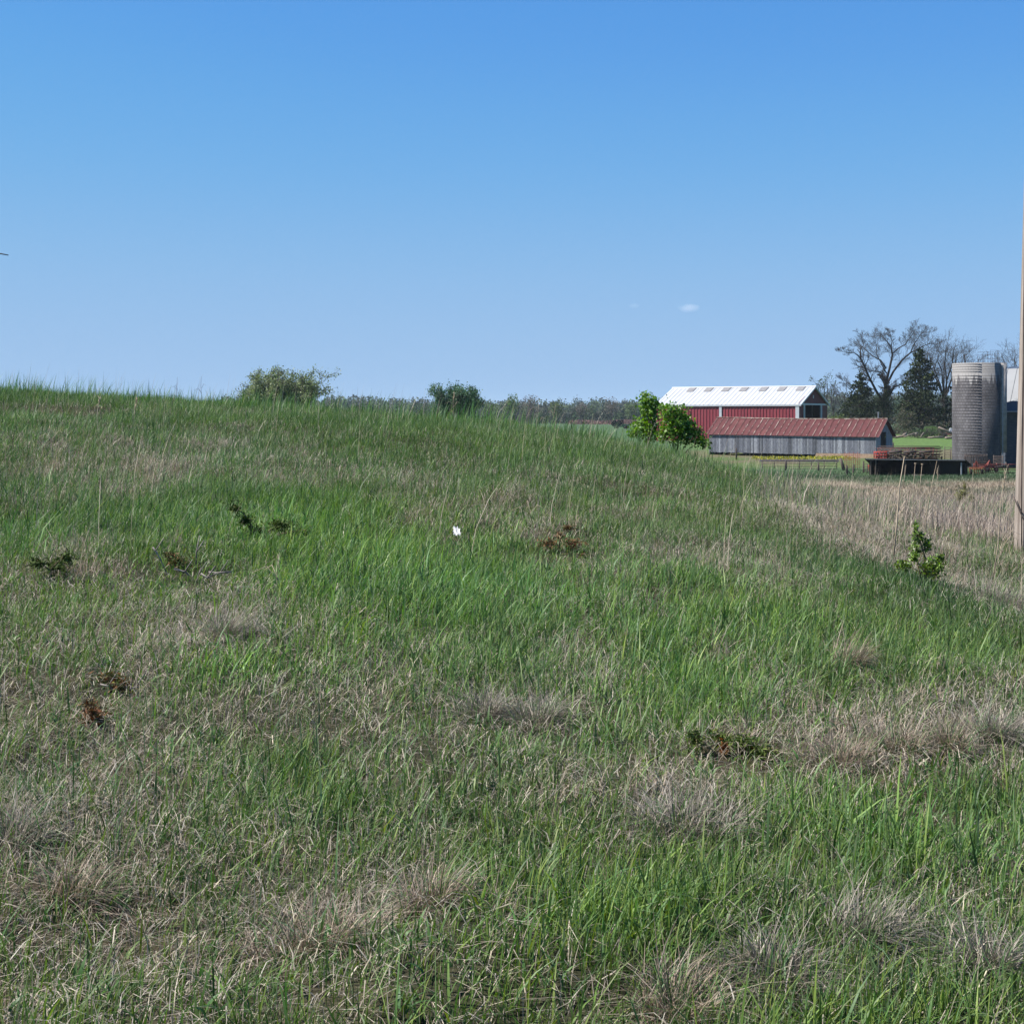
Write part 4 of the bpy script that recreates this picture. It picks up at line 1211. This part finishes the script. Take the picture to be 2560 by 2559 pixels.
def auto_limbs(h, spread, nl, rn, r0, fork=.3, lean=0):
    out = [([(0, 0, -.4), (lean * .3, 0, h * fork * .6), (lean * .5, 0, h * fork)], r0, r0 * .8)]
    for k in range(nl):
        a = 2 * math.pi * (k + rn.random() * .6) / nl; s = spread * rn.uniform(.5, 1)
        dx, dy = math.cos(a) * s, math.sin(a) * s; hz = h * rn.uniform(.82, 1.0) if k else h
        z0 = h * fork * rn.uniform(.8, 1); b = lean * .5
        if k == 0: dx *= .2; dy *= .2
        pts = [(b, 0, z0)] + [(b + dx * f + rn.gauss(0, spread * .05), dy * f, z0 + (hz - z0) * f ** .85 + rn.gauss(0, .1)) for f in (.3, .6, .85, 1)]
        out.append((pts, r0 * .55, .04))
    return out


b = at(2361, 1070, 292); bare_tree('tall slender bare tree standing behind the silo', b, auto_limbs(17.3, 4.2, 7, rn, .38, .35), rn, .011, 9, group='bare trees behind the farm', kids=(6, 5), slen=.34)
b = at(2405, 1070, 300); bare_tree('pale bare tree whose top rises above the silo rim', b, auto_limbs(15.6, 5.0, 6, rn, .34, .3), rn, .011, 9, group='bare trees behind the farm', kids=(6, 5), slen=.34)
b = at(2318, 1068, 300); bare_tree('thin bare tree seen through the large cedar', b, auto_limbs(17, 3.8, 5, rn, .26, .3), rn, .018, 7, group='bare trees behind the farm', kids=(4, 4), slen=.34)
b = at(2545, 1070, 288); bare_tree('bare tree behind the pale roofed barn at the right edge', b, auto_limbs(15.5, 4.8, 6, rn, .34, .3), rn, .011, 9, group='bare trees behind the farm', kids=(6, 5), slen=.34)
b = at(2085, 1062, 300); bare_tree('small leafless sapling right of the red barn gable', b, auto_limbs(8.0, 1.6, 4, rn, .1, .35, -.3), rn, .014, 5, group='bare trees behind the farm', kids=(4, 3), slen=.34)
b = at(2058, 1064, 292); bare_tree('thin sapling with sparse new leaves beside the barn gable', b, auto_limbs(9.6, 1.5, 4, rn, .12, .35, .2), rn, .015, 5, leaves=420, lcol=[(.06, .1, .045), (.08, .13, .05)], lsize=.3, kids=(4, 3), slen=.34, name='young_tree')
b = at(2110, 1066, 286); bare_tree('low pale bare bush left of the small cedar', b, auto_limbs(8.2, 2.6, 5, rn, .1, .2, .4), rn, .014, 5, group='bare trees behind the farm', kids=(4, 3), slen=.34)
cedar('small dark cedar left of the large bare tree', at(2150, 1078, 276), 11.2, 4.5, 190, rn, .02, size=.42, power=.75)
cedar('large dark cedar with gaps, right of the large bare tree', at(2306, 1080, 272), 15.6, 5.3, 260, rn, .16, size=.46, power=.6, lean=-.5)
cedar('narrow dark cedar half hidden by the silo', at(2394, 1082, 272), 12.4, 2.2, 110, rn, .1, size=.4, power=.6)
cedar('dark cedar between the silo and the blue barn', at(2512, 1082, 282), 10.5, 2.6, 110, rn, .1, size=.4, power=.6)
blob_plant('ivy_growth', 'dark leafy growth around the trunk of the large bare tree', 'ivy', at(2212, 1076, 283.6), [(-1.2, 0, 5.6, 1.5, 1.2, 1.6), (.4, -.5, 5.2, 1.4, 1.0, 2.2), (.2, -.6, 7.6, .7, .7, 1.6), (.7, -.5, 3.2, .8, .8, 1.6)], 2200, .34, [(.03, .05, .016), (.05, .07, .02), (.02, .035, .015)], M_needle, stemr=.1)
blob_plant('green_bush', 'olive green bush beside the red barn end', 'bush', at(2088, 1070, 262), [(0, 0, 1.4, 1.8, 1.4, 1.2), (1.2, 0, 1.0, 1.2, 1.2, .9), (-1.4, 0, .9, 1.2, 1.0, .8)], 1400, .3, [(.1, .14, .035), (.13, .17, .05), (.06, .09, .03)], stemr=.05)
blob_plant('green_bush', 'grey twiggy bush at the foot of the large cedar', 'bush', at(2262, 1084, 262), [(0, 0, 1.8, 1.7, 1.3, 1.8), (1.1, 0, 2.6, 1.1, 1.1, 1.6), (-.6, 0, 3.6, .8, .8, 1.6)], 1500, .26, [(.09, .085, .06), (.06, .075, .035), (.12, .11, .09)], M_woodsleaf, stemr=.05)

# trees on the skyline of the bank
LF = [(.2, .26, .1), (.23, .28, .11), (.15, .2, .09), (.2, .22, .15)]
b = at(706, 1150, 165); bare_tree('wide pale green tree rising above the left skyline', b, [(p_, r_, q_) for p_, r_, q_ in auto_limbs(8.5, 4.0, 13, rn, .26, .42)], rn, .016, 10, leaves=27000, lcol=LF, lsize=.2, kids=(5, 5), slen=.36, name='budding_tree', group='trees behind the bank')
b = at(622, 1140, 168); bare_tree('small budding tree at the left of the pale wide tree', b, auto_limbs(7.2, 1.0, 5, rn, .12, .5), rn, .014, 6, leaves=1100, lcol=LF, lsize=.2, kids=(4, 4), slen=.3, name='budding_tree', group='trees behind the bank')
b = at(1138, 1120, 205)
dk = [(.06, .135, .07), (.08, .16, .075), (.045, .10, .055), (.095, .16, .065)]
bare_tree('dark green leafy tree with twin crown on the middle skyline', b, [([(-.6, 0, -.3), (-1., 0, 3), (-1.4, 0, 5)], .25, .18), ([(.6, 0, -.3), (1., 0, 3.4), (1.3, 0, 5.4)], .25, .18)] +
          [([(-1.2, 0, 4.2), (-1.2 + math.cos(a_) * 1.2, math.sin(a_) * 1.2, 6.5), (-1.2 + math.cos(a_) * 1.9, math.sin(a_) * 1.9, 8.0 + .5 * math.sin(k_ * 2))], .12, .04) for k_, a_ in enumerate((0, 1, 2, 3, 4, 5.2))] +
          [([(1.2, 0, 4.2), (1.4 + math.cos(a_) * 1.2, math.sin(a_) * 1.2, 6.3), (1.5 + math.cos(a_) * 1.9, math.sin(a_) * 1.9, 7.9 + .4 * math.sin(k_ * 3))], .12, .04) for k_, a_ in enumerate((.3, 1.3, 2.3, 3.3, 4.3, 5.5))] +
          [([(2, 0, 5), (2.8, 0, 6), (3.8, 0, 6.4)], .1, .03), ([(-1, 0, 3), (-2.6, 0, 4.4), (-3.1, 0, 5.8)], .1, .03), ([(1, 0, 3), (2.3, 0, 4.0), (2.8, 0, 4.6)], .1, .03)],
          rn, .016, 7, leaves=16000, lcol=dk, lsize=.28, kids=(5, 4), slen=.34, name='leafy_tree', group='trees behind the bank').scale = (.84, .84, .93)

# ------------------------------------------------------------------ distant woods
def woods(name, label, d0, d1, px0, px1, ntree, hrange, cols, q, size, zoff):
    acc = Acc(); tr = MB()
    for k in range(ntree):
        px = px0 + (px1 - px0) * (k + rn.random()) / ntree; d = rn.uniform(d0, d1)
        x = (px - 1280) / F * d; z0 = Hf(x, d) + zoff(px, d)
        h = rn.uniform(*hrange); w = h * rn.uniform(.3, .5)
        c = np.array(cols[rn.randrange(len(cols))]) * rn.uniform(.75, 1.25)
        m = int(q * rn.uniform(.7, 1.2))
        dd = rng.normal(size=(m, 3)); dd /= np.linalg.norm(dd, axis=1)[:, None]
        P = np.array([x, d, z0 + h * .5]) + dd * (rng.random((m, 1)) ** .4) * np.array([w, w, h * .52]) * (1 + rng.normal(0, .1, (m, 1)))
        V, Q = leafquads(P, size * rng.uniform(.5, 1.4, m), .85)
        acc.add(V, Q, None, rep(c * (1 + rng.normal(0, .18, (m, 1))).clip(.4, 1.7), 4))
    o = acc.build(name, M_woodsleaf); o['kind'] = 'stuff'; tag(o, label, 'woods')


WC = [(.075, .088, .062), (.068, .082, .055), (.082, .088, .064), (.065, .095, .045), (.075, .11, .045), (.045, .08, .035)]
woods('distant_woods', 'hazy grey green woods along the far horizon', 1250, 1600, 560, 2700, 420, (13, 22), WC, 300, 2.0, lambda px, d: -1.2 + 1.5 * math.sin(px * .004) + 3.2 * (1 - float(sstep(850, 1250, px))) + 5 * float(sstep(1700, 2100, px)) + (d - 1250) * .016)
woods('near_woods', 'brownish bare woods edging the far pasture', 830, 930, 820, 2400, 190, (6.5, 13.5), WC, 380, 1.25, lambda px, d: -.3)
# low reddish brush along the field edge
N = 3000; px = rng.uniform(1420, 1640, N); d = rng.uniform(780, 815, N)
Pb = np.stack([(px - 1280) / F * d, d, H((px - 1280) / F * d, d) + rng.uniform(.2, 3.2, N) * (.4 + .6 * fbm(px * .02, d * 0, 7))], 1)
V, Q = leafquads(Pb, rng.uniform(.6, 1.3, N), .5)
o = mesh_np('brush', V, Q, col=rep(pick([(.16, .075, .07), (.13, .08, .07), (.18, .11, .1)], N), 4), mat=M_woodsleaf); o['kind'] = 'stuff'; tag(o, 'low reddish brush at the far edge of the pasture', 'brush')


def far_tree(label, px, py, d, h, w, n, cols, size, fork=.3):
    b = at(px, py, d)
    root = empty('distant_tree', label, 'tree', b, 0, 'single trees in front of the far woods')
    tr = MB(); out = []
    grow((0, 0, -.5), (0, 0, 1), h * .5, h * .022, 0, 2, out, rn, (6, 4), (20, 50), .12, .12, .75, .4, .05)
    for ps, rd, lv in out: tr.tube(ps, rd, 4, False)
    tr.build('trunk', M_twig, root, True)
    dd = rng.normal(size=(n, 3)); dd /= np.linalg.norm(dd, axis=1)[:, None]
    k = fbm(dd[:, 0] * 3 + px, dd[:, 2] * 3, 17)[:, None]
    P = np.array([0, 0, h * .6]) + dd * (rng.random((n, 1)) ** .45) * np.array([w, w, h * .42]) * (.65 + .6 * k)
    V, Q = leafquads(P, size * rng.uniform(.5, 1.3, n), .5)
    mesh_np('crown', V, Q, col=rep(pick(cols, n, .2), 4), mat=M_woodsleaf, parent=root)


GRB = [(.1, .13, .06), (.08, .12, .045), (.12, .15, .06)]; BRN = [(.15, .13, .115), (.13, .115, .1), (.17, .15, .13)]
far_tree('bright green tree left of the round grey tree in the woods', 1281, 1056, 560, 11.3, 2.9, 900, [(.1, .17, .045), (.08, .14, .04)], .7)
far_tree('round grey bare tree, broadest in front of the woods', 1326, 1058, 570, 11.9, 4.4, 900, BRN, .6)
far_tree('olive tree right of the round grey tree', 1392, 1056, 580, 9.6, 3.4, 700, GRB, .7)
far_tree('grey tree with flat crown at the middle of the woods', 1455, 1056, 640, 9.2, 3.6, 700, BRN, .7)
far_tree('tall grey tree near the leafy vine, by the field edge', 1530, 1056, 660, 11.6, 4.0, 800, BRN, .7)
far_tree('pale green round tree just left of the leafy vine', 1578, 1056, 700, 11.2, 3.8, 800, GRB, .7)
far_tree('green tree low on the skyline right of the wide pale tree', 925, 1070, 520, 9.0, 3.8, 900, [(.06, .11, .04), (.08, .13, .05)], .7)
far_tree('grey green bushy tree beside the wide pale tree', 835, 1080, 420, 9.8, 3.6, 900, BRN + GRB, .5)
far_tree('small round green tree right of the dark twin crown tree', 1225, 1062, 620, 10.5, 4.0, 800, GRB, .7)

# ------------------------------------------------------------------ vines and small plants on the bank
VG = [(.15, .28, .035), (.11, .22, .03), (.19, .33, .045), (.07, .15, .025)]


def px_blobs(base, d, lst):
    out = []
    for (px, py, rx, ry) in lst:
        p = at(px, py, d) - Vector(base); s = d / F
        out.append((p.x, random.gauss(0, .08), p.z, rx * s, (rx + ry) * .5 * s, ry * s))
    return out


b = G(1618, 1106); b = (b[0], 30.5, Hf(b[0], 30.5))
b = ((1618 - 1280) / F * 30.5, 30.5, Hf((1618 - 1280) / F * 30.5, 30.5))
blob_plant('leafy_vine', 'tall narrow leafy vine shoot on the crest before the barn', 'vine', b, px_blobs(b, 30.5, [(1618, 1005, 20, 24), (1625, 1035, 22, 26), (1600, 1068, 22, 20), (1622, 1080, 26, 24), (1585, 1082, 14, 10), (1640, 1010, 8, 14), (1612, 988, 7, 8)]), 1900, .058, VG, M_vine, 'lobe', shell=.45, stemr=.012)
b = ((1690 - 1280) / F * 30.0, 30.0, Hf((1690 - 1280) / F * 30.0, 30.0))
blob_plant('leafy_vine', 'broad leafy vine mound on the crest right of the narrow shoot', 'vine', b, px_blobs(b, 30.0, [(1672, 1030, 20, 22), (1700, 1035, 20, 22), (1680, 1062, 30, 26), (1712, 1062, 26, 26), (1735, 1085, 24, 20), (1700, 1090, 34, 20), (1660, 1085, 14, 20), (1755, 1105, 20, 14), (1655, 1015, 7, 9)]), 3000, .058, VG, M_vine, 'lobe', shell=.45, stemr=.012)


def ground_plant(name, label, cat, px, py, lst, n, size, cols, m=M_needle, kind='needle', group=None, stemr=.008):
    b = G(px, py)
    return blob_plant(name, label, cat, b, px_blobs(b, b[1], lst), n, size, cols, m, kind, group=group, stemr=stemr)


CED = [(.06, .095, .02), (.09, .12, .025), (.035, .06, .018)]; RUS = [(.22, .08, .035), (.15, .065, .03), (.09, .08, .03), (.2, .13, .07)]
gs = 'cedar seedlings on the bank'
ground_plant('cedar_seedling', 'olive cedar seedling with orange dead tips at lower right', 'seedling', 1855, 1895, [(1810, 1865, 30, 22), (1860, 1868, 42, 26), (1915, 1880, 36, 20), (1740, 1850, 16, 26)], 2600, .034, CED + [(.09, .13, .02), (.12, .15, .03)], group=gs)
ground_plant('cedar_seedling', 'burnt orange dead cedar sprig beside the olive seedling', 'seedling', 1808, 1885, [(1806, 1866, 10, 18), (1875, 1872, 8, 9)], 160, .045, [(.3, .1, .035), (.22, .085, .03), (.12, .08, .03)], group=gs)
ground_plant('cedar_seedling', 'dark green cedar seedling at the far left', 'seedling', 125, 1450, [(95, 1408, 26, 16), (130, 1420, 36, 22), (165, 1395, 24, 20)], 1500, .042, CED, group=gs)
ground_plant('cedar_seedling', 'dark cedar bough lying left of the bank centre', 'seedling', 630, 1340, [(590, 1270, 22, 16), (615, 1300, 26, 18), (640, 1328, 20, 14), (700, 1312, 40, 18), (760, 1330, 30, 16)], 1900, .042, CED, group=gs)
ground_plant('cedar_seedling', 'rusty brown cedar sprig right of the white scrap', 'seedling', 1390, 1380, [(1370, 1358, 30, 13), (1400, 1345, 14, 10), (1430, 1362, 30, 16), (1455, 1385, 12, 8), (1420, 1318, 18, 8)], 1200, .04, RUS + [(.06, .09, .02)], group=gs)
ground_plant('cedar_seedling', 'brownish cedar sprig in the dry grass at left', 'seedling', 280, 1735, [(265, 1700, 34, 18), (305, 1710, 24, 18), (310, 1735, 14, 10)], 1000, .036, RUS + CED, group=gs)
ground_plant('cedar_seedling', 'lowest rusty cedar sprig on the left', 'seedling', 240, 1815, [(235, 1785, 30, 24), (215, 1765, 20, 12), (250, 1765, 18, 10)], 900, .036, RUS, group=gs)
ground_plant('cedar_seedling', 'orange green cedar tuft among the grey sticks', 'seedling', 440, 1425, [(420, 1390, 24, 10), (445, 1402, 26, 14), (485, 1432, 12, 14)], 900, .036, RUS + CED + CED, group=gs)
ground_plant('cedar_seedling', 'pale feathery young cedar in the tan grass left of the pole', 'seedling', 2408, 1280, [(2400, 1245, 16, 26), (2415, 1235, 18, 18), (2430, 1245, 14, 12), (2412, 1215, 6, 16)], 900, .07, [(.14, .15, .04), (.1, .12, .035), (.18, .17, .06)], group=gs)
ground_plant('leafy_shrub', 'small bright leafy shrub in the tan grass on the right', 'shrub', 2318, 1472, [(2322, 1412, 26, 17), (2340, 1430, 26, 20), (2300, 1380, 15, 16), (2318, 1362, 11, 16), (2258, 1412, 17, 15), (2296, 1342, 15, 15), (2290, 1318, 5, 16), (2356, 1398, 13, 11), (2278, 1392, 10, 10)], 1900, .03, [(.15, .26, .04), (.2, .3, .06), (.07, .12, .02), (.09, .11, .03)], M_vine, 'leaf')

# ------------------------------------------------------------------ large bunchgrass clumps
CL = [(2095, 1918, 165, 'pinkish tan bunchgrass clump, largest of the row at right'), (2240, 1888, 120, 'tan bunchgrass clump second in the row at right'), (2375, 1885, 80, 'tall tan bunchgrass clump third in the row at right'),
      (2480, 1852, 120, 'brownish bunchgrass clump nearest the right edge of the row'), (1712, 2075, 260, 'big grey brown bunchgrass clump below the orange tipped seedling'), (1930, 2450, 230, 'spreading bunchgrass clump near the bottom right of centre'),
      (2165, 2345, 200, 'grey bunchgrass clump with green blades at lower right'), (1690, 2545, 190, 'tangled bunchgrass clump on the bottom edge right of centre'), (2460, 2430, 150, 'purplish brown bunchgrass clump in the lower right corner'),
      (2122, 1672, 90, 'lone tan bunchgrass clump within the green grass at right'), (30, 2110, 130, 'dark brown bunchgrass clump cut by the left edge'), (180, 2245, 150, 'reddish tan bunchgrass clump at lower left'),
      (800, 2365, 290, 'wide reddish bunchgrass clump at the bottom centre left'), (1085, 2265, 150, 'dark bunchgrass clump right of the wide reddish one'), (565, 1600, 110, 'grey arched bunchgrass clump in the middle left'),
      (1210, 1805, 120, 'matted grey bunchgrass clump at the picture centre'), (1345, 1815, 120, 'matted grey bunchgrass clump just right of the centre one'), (2500, 1520, 150, 'pale bunchgrass clump near the foot of the pole')]
for (px, py, wpx, lb) in CL:
    x0, y0, z0 = G(px, py); wr = wpx * y0 / F / 2
    N = int(700 + 2600 * min(wr, .35))
    sd = random.random() * 50; lx = random.uniform(-.2, .9)
    aa = rng.uniform(0, 6.283, N); lob = .45 + 1.1 * vnoise(aa * .95, aa * 0 + sd, 5)
    rr = np.sqrt(rng.random(N)) * wr * .95 * lob
    P = np.stack([rr * np.cos(aa), rr * np.sin(aa), np.zeros(N)], 1)
    P[:, 2] = H(P[:, 0] + x0, P[:, 1] + y0) - z0 - .01
    az = aa + rng.normal(0, 1.0, N); out = rr / (wr * .95)
    az = np.arctan2(np.sin(az) * .8, np.cos(az) * .8 + lx)
    pal = [(.33, .255, .19), (.22, .165, .12), (.40, .33, .25), (.14, .10, .08)] if 'red' in lb or 'tan' in lb or 'pink' in lb else [(.28, .245, .2), (.19, .16, .125), (.38, .34, .28), (.12, .10, .085)]
    cc = pick(pal, N, .3)
    gsel = rng.random(N) < .24
    cc[gsel] = pick(GREENS, gsel.sum(), .2)
    V, Q, T, C = blades(P, rng.gamma(5, .036, N) * (.62 + .5 * float(sstep(4, 14, y0))), rng.uniform(.0018, .0038, N) * (1 + y0 * .02), az, np.abs(rng.normal(.6, .55, N)) + .5 * out, cc, 4)
    o = mesh_np('bunchgrass_clump', V, Q, T, C, M_dry); o.location = (x0, y0, z0)
    tag(o, lb, 'grass clump', 'dead bunchgrass clumps on the bank')

# ------------------------------------------------------------------ tall weed stalks
ST = [(2232, 1405, 1140, .10, 'thick pinkish dead weed stalk before the black shelter', .016, 0), (2283, 1330, 1158, .03, 'dead stalk with flat seed head, left of a pair', .009, 1), (2298, 1335, 1160, .05, 'dead stalk with wide flat seed head, right of a pair', .009, 1),
      (2312, 1350, 1152, .18, 'long thin stalk leaning right before the shelter', .008, 0), (2335, 1330, 1170, .05, 'slim stalk with drooping tip before the shelter', .007, 2), (2252, 1345, 1160, .04, 'straight thin grass stalk right of the thick weed stalk', .006, 0),
      (2478, 1470, 1165, .12, 'tallest golden grass stalk left of the pole', .010, 2), (2500, 1430, 1250, .06, 'second golden grass stalk close to the pole', .007, 0), (2430, 1330, 1180, .02, 'pale upright stalk before the red pipe fence', .007, 0),
      (1135, 1060, 985, .0, 'dead weed stem crossing the dark twin crown tree', .011, 2), (1346, 1068, 1000, .02, 'tan grass stalk on the skyline before the woods', .009, 0), (1378, 1068, 1012, .14, 'leaning tan grass stalk on the skyline before the woods', .008, 0),
      (253, 1060, 998, .01, 'tan plume stalk below the left skyline', .012, 2), (335, 1050, 1000, .05, 'second tan plume stalk below the left skyline', .01, 2), (135, 1160, 1050, -.06, 'grey dead stalk on the left, by the dark hollow', .007, 0),
      (178, 1170, 1070, -.09, 'grey dead stalk leaning left near the dark hollow', .007, 0), (445, 998, 942, -.03, 'dark stalk on the left skyline', .009, 0), (505, 998, 940, -.02, 'dark upright stalk on the skyline left of the pale tree', .009, 0),
      (695, 1490, 1380, .05, 'dry grass stem right of the grey sticks', .006, 0), (1320, 1310, 1235, .10, 'straw stem above the rusty cedar sprig', .006, 0)]
M_straw = mat('straw_stem', (.36, .28, .19), (.5, .41, .3), 5, .8)
M_darkst = mat('dark_stem', (.06, .055, .05), (.12, .1, .08), 5, .8)
for (px, py, ytop, lean, lb, r_, head) in ST:
    b = G(px, py); d = b[1]
    if d > 40: d = 31.0; b = ((px - 1280) / F * d, d, Hf((px - 1280) / F * d, d))
    h = at(px, ytop, d).z - b[2]
    mb = MB(); tip = Vector((lean * 1.0 * h, random.gauss(0, .05), h))
    mb.tube([(0, 0, -.03), tip * .35 + Vector((random.gauss(-.01, .012), 0, 0)), tip * .7 + Vector((-.015, 0, 0)), tip], [r_ * .6, r_ * .5, r_ * .4, r_ * .2], 6)
    if head == 1:
        for k in range(9):
            a = k * .698; mb.tube([tip - Vector((0, 0, .02)), tip + Vector((math.cos(a) * .013, math.sin(a) * .013, .004))], [.002, .003], 4)
    if head == 2:
        for k in range(12):
            t = .8 + .2 * k / 12; a = random.uniform(0, 6.28); q = tip * t
            mb.tube([q, q + Vector((math.cos(a) * .02, math.sin(a) * .02, .06))], [.004, .002], 3)
    for k in range(3):
        t = random.uniform(.2, .7); q = tip * t; a = random.uniform(0, 6.28)
        mb.tube([q, q + Vector((math.cos(a) * .08, math.sin(a) * .08, .1)), q + Vector((math.cos(a) * .17, math.sin(a) * .17, .06))], [.003, .0025, .0015], 3)
    o = mb.build('weed_stalk', M_darkst if 'dark stalk' in lb or 'dark upright' in lb else M_straw, None, True); o.location = b
    tag(o, lb, 'weed stalk', 'tall dead stalks')

# ------------------------------------------------------------------ dead sticks, white scrap
STK = [([(380, 1372), (395, 1385), (405, 1408), (420, 1440)], .011, 'white forked stick at the left of the stick heap'), ([(487, 1418), (493, 1385), (502, 1345)], .011, 'upright pale stick curving to the right'),
       ([(436, 1430), (455, 1436), (474, 1445)], .013, 'short white stick lying in the middle of the heap'), ([(500, 1443), (520, 1450), (540, 1440), (575, 1433)], .016, 'thick bent pale stick at the right of the heap'),
       ([(520, 1436), (550, 1440), (578, 1437)], .012, 'straight tan stick above the thick bent one'), ([(588, 1474), (615, 1475), (645, 1474)], .010, 'thin horizontal stick right of the heap'), ([(490, 1460), (494, 1440), (500, 1425)], .008, 'thin brown stick standing in the heap'),
       ([(253, 1720), (270, 1726), (285, 1733)], .009, 'grey stick beside the brownish cedar sprig'), ([(318, 1737), (335, 1728), (350, 1725)], .008, 'bleached stick right of the brownish cedar sprig')]
for (pl, r_, lb) in STK:
    b = G(pl[0][0], max(p[1] for p in pl) + 4); d = b[1]
    pts = [at(p[0], p[1], d) + Vector((0, 0, .02)) - Vector(b) for p in pl]
    mb = MB(); n = len(pts); pts = [p_ + Vector((random.gauss(0, .008), 0, random.gauss(0, .006))) for p_ in pts]; mb.tube(pts, [r_ * .62 * (1 - .5 * i / (n - 1)) for i in range(n)], 6)
    mb.tube([pts[1], pts[1] + Vector((.06, -.02, .09))], [r_ * .5, r_ * .25], 5)
    o = mb.build('dead_stick', M_grey, None, True); o.location = b; tag(o, lb, 'stick', 'dead sticks on the bank')
b = G(1142, 1352)
V = []; n = 7
for i in range(n):
    for j in range(n):
        V.append((-.03 + .06 * i / (n - 1) + .006 * math.sin(j * 1.7), -.03 + .05 * j / (n - 1), .05 + .06 * j / (n - 1) + .01 * math.sin(i * 1.9 + j) + .008 * math.sin(j * 2.3)))
Q = [(i * n + j, (i + 1) * n + j, (i + 1) * n + j + 1, i * n + j + 1) for i in range(n - 1) for j in range(n - 1) if not (i > 3 and j > 4)]
V2 = [(x, y + .004, z + .002) for x, y, z in V]
o = mesh_np('litter_scrap', V + V2, Q + [tuple(q + n * n for q in f[::-1]) for f in Q], mat=mat('white_plastic', (.38, .38, .38), (.62, .62, .62), 30, .5)); o.location = b
tag(o, 'crumpled white scrap of litter in the grass', 'litter')

# bare sapling outside the left edge: one branch tip reaches into the picture
sx, sy = -5.1, 12.0; sz = Hf(sx, sy)
sp = empty('bare_sapling', 'dark bare branch tip reaching in at the left edge', 'sapling', (sx, sy, sz))
mb = MB(); mb.tube([(0, 0, -.2), (-.1, .1, 1.4), (.02, .1, 2.6), (0, .1, 3.4)], [.05, .04, .025, .01], 7); mb.build('trunk', M_bark, sp, True)
mb = MB(); e = at(21, 638, 12) - Vector((sx, sy, sz)); mb.tube([(-.02, .1, 2.4), (.35, .05, e.z - .02), tuple(at(-30, 631, 12) - Vector((sx, sy, sz))), tuple(at(0, 634, 12) - Vector((sx, sy, sz))), tuple(e)], [.014, .01, .007, .0055, .004], 5)
mb.build('branch', M_darkst, sp, True)

# ------------------------------------------------------------------ small clouds far away
def cloud(label, px, py, d, w, h, dens):
    import bmesh
    bm = bmesh.new(); bmesh.ops.create_icosphere(bm, subdivisions=4, radius=1)
    for v in bm.verts:
        v.co = Vector((v.co.x * w, v.co.y * w * .6, v.co.z * h))
    me = bpy.data.meshes.new('cloud'); bm.to_mesh(me); bm.free()
    m = bpy.data.materials.new('cloud_vapour'); m.use_nodes = True
    nt = m.node_tree; N = nt.nodes; L = nt.links; N.remove(N['Principled BSDF'])
    pv = N.new('ShaderNodeVolumePrincipled'); pv.inputs['Color'].default_value = (1, 1, 1, 1); pv.inputs['Anisotropy'].default_value = .0
    tc = N.new('ShaderNodeTexCoord'); mp = N.new('ShaderNodeMapping'); mp.inputs['Scale'].default_value = (1 / w, 1 / (w * .6), 1 / h)
    ln = N.new('ShaderNodeVectorMath'); ln.operation = 'LENGTH'
    nz = N.new('ShaderNodeTexNoise'); nz.inputs['Scale'].default_value = 2.2 / w * 1.0; nz.inputs['Detail'].default_value = 4
    L.new(tc.outputs['Object'], mp.inputs[0]); L.new(mp.outputs[0], ln.inputs[0]); L.new(tc.outputs['Object'], nz.inputs[0])
    s1 = N.new('ShaderNodeMath'); s1.operation = 'SUBTRACT'; L.new(nz.outputs[0], s1.inputs[0]); L.new(ln.outputs['Value'], s1.inputs[1])
    s2 = N.new('ShaderNodeMapRange'); s2.inputs[1].default_value = -.5; s2.inputs[2].default_value = .3; s2.inputs[3].default_value = 0; s2.inputs[4].default_value = dens
    L.new(s1.outputs[0], s2.inputs[0]); L.new(s2.outputs[0], pv.inputs['Density']); L.new(pv.outputs[0], N['Material Output'].inputs['Volume'])
    me.materials.append(m); o = bpy.data.objects.new('cloud', me); link(o); o.location = at(px, py, d)
    tag(o, label, 'cloud')


cloud('tiny bright cloud in the blue sky above the red barn', 1722, 770, 6000, 52, 21, .007)
cloud('faint cloud wisp left of the bright tiny cloud', 1585, 764, 6000, 30, 14, .003)

# ------------------------------------------------------------------ haze
HAZE = .00007
if HAZE:
    mb = MB(); mb.box((-2700, -40, -7), (2700, 3100, 36))
    m = bpy.data.materials.new('haze_air'); m.use_nodes = True; N = m.node_tree.nodes; N.remove(N['Principled BSDF'])
    pv = N.new('ShaderNodeVolumePrincipled'); pv.inputs['Color'].default_value = (.75, .86, 1, 1); pv.inputs['Density'].default_value = HAZE
    m.node_tree.links.new(pv.outputs[0], N['Material Output'].inputs['Volume'])
    hz = mb.build('haze', m); hz['kind'] = 'stuff'; tag(hz, 'thin blue haze over the far fields', 'haze')
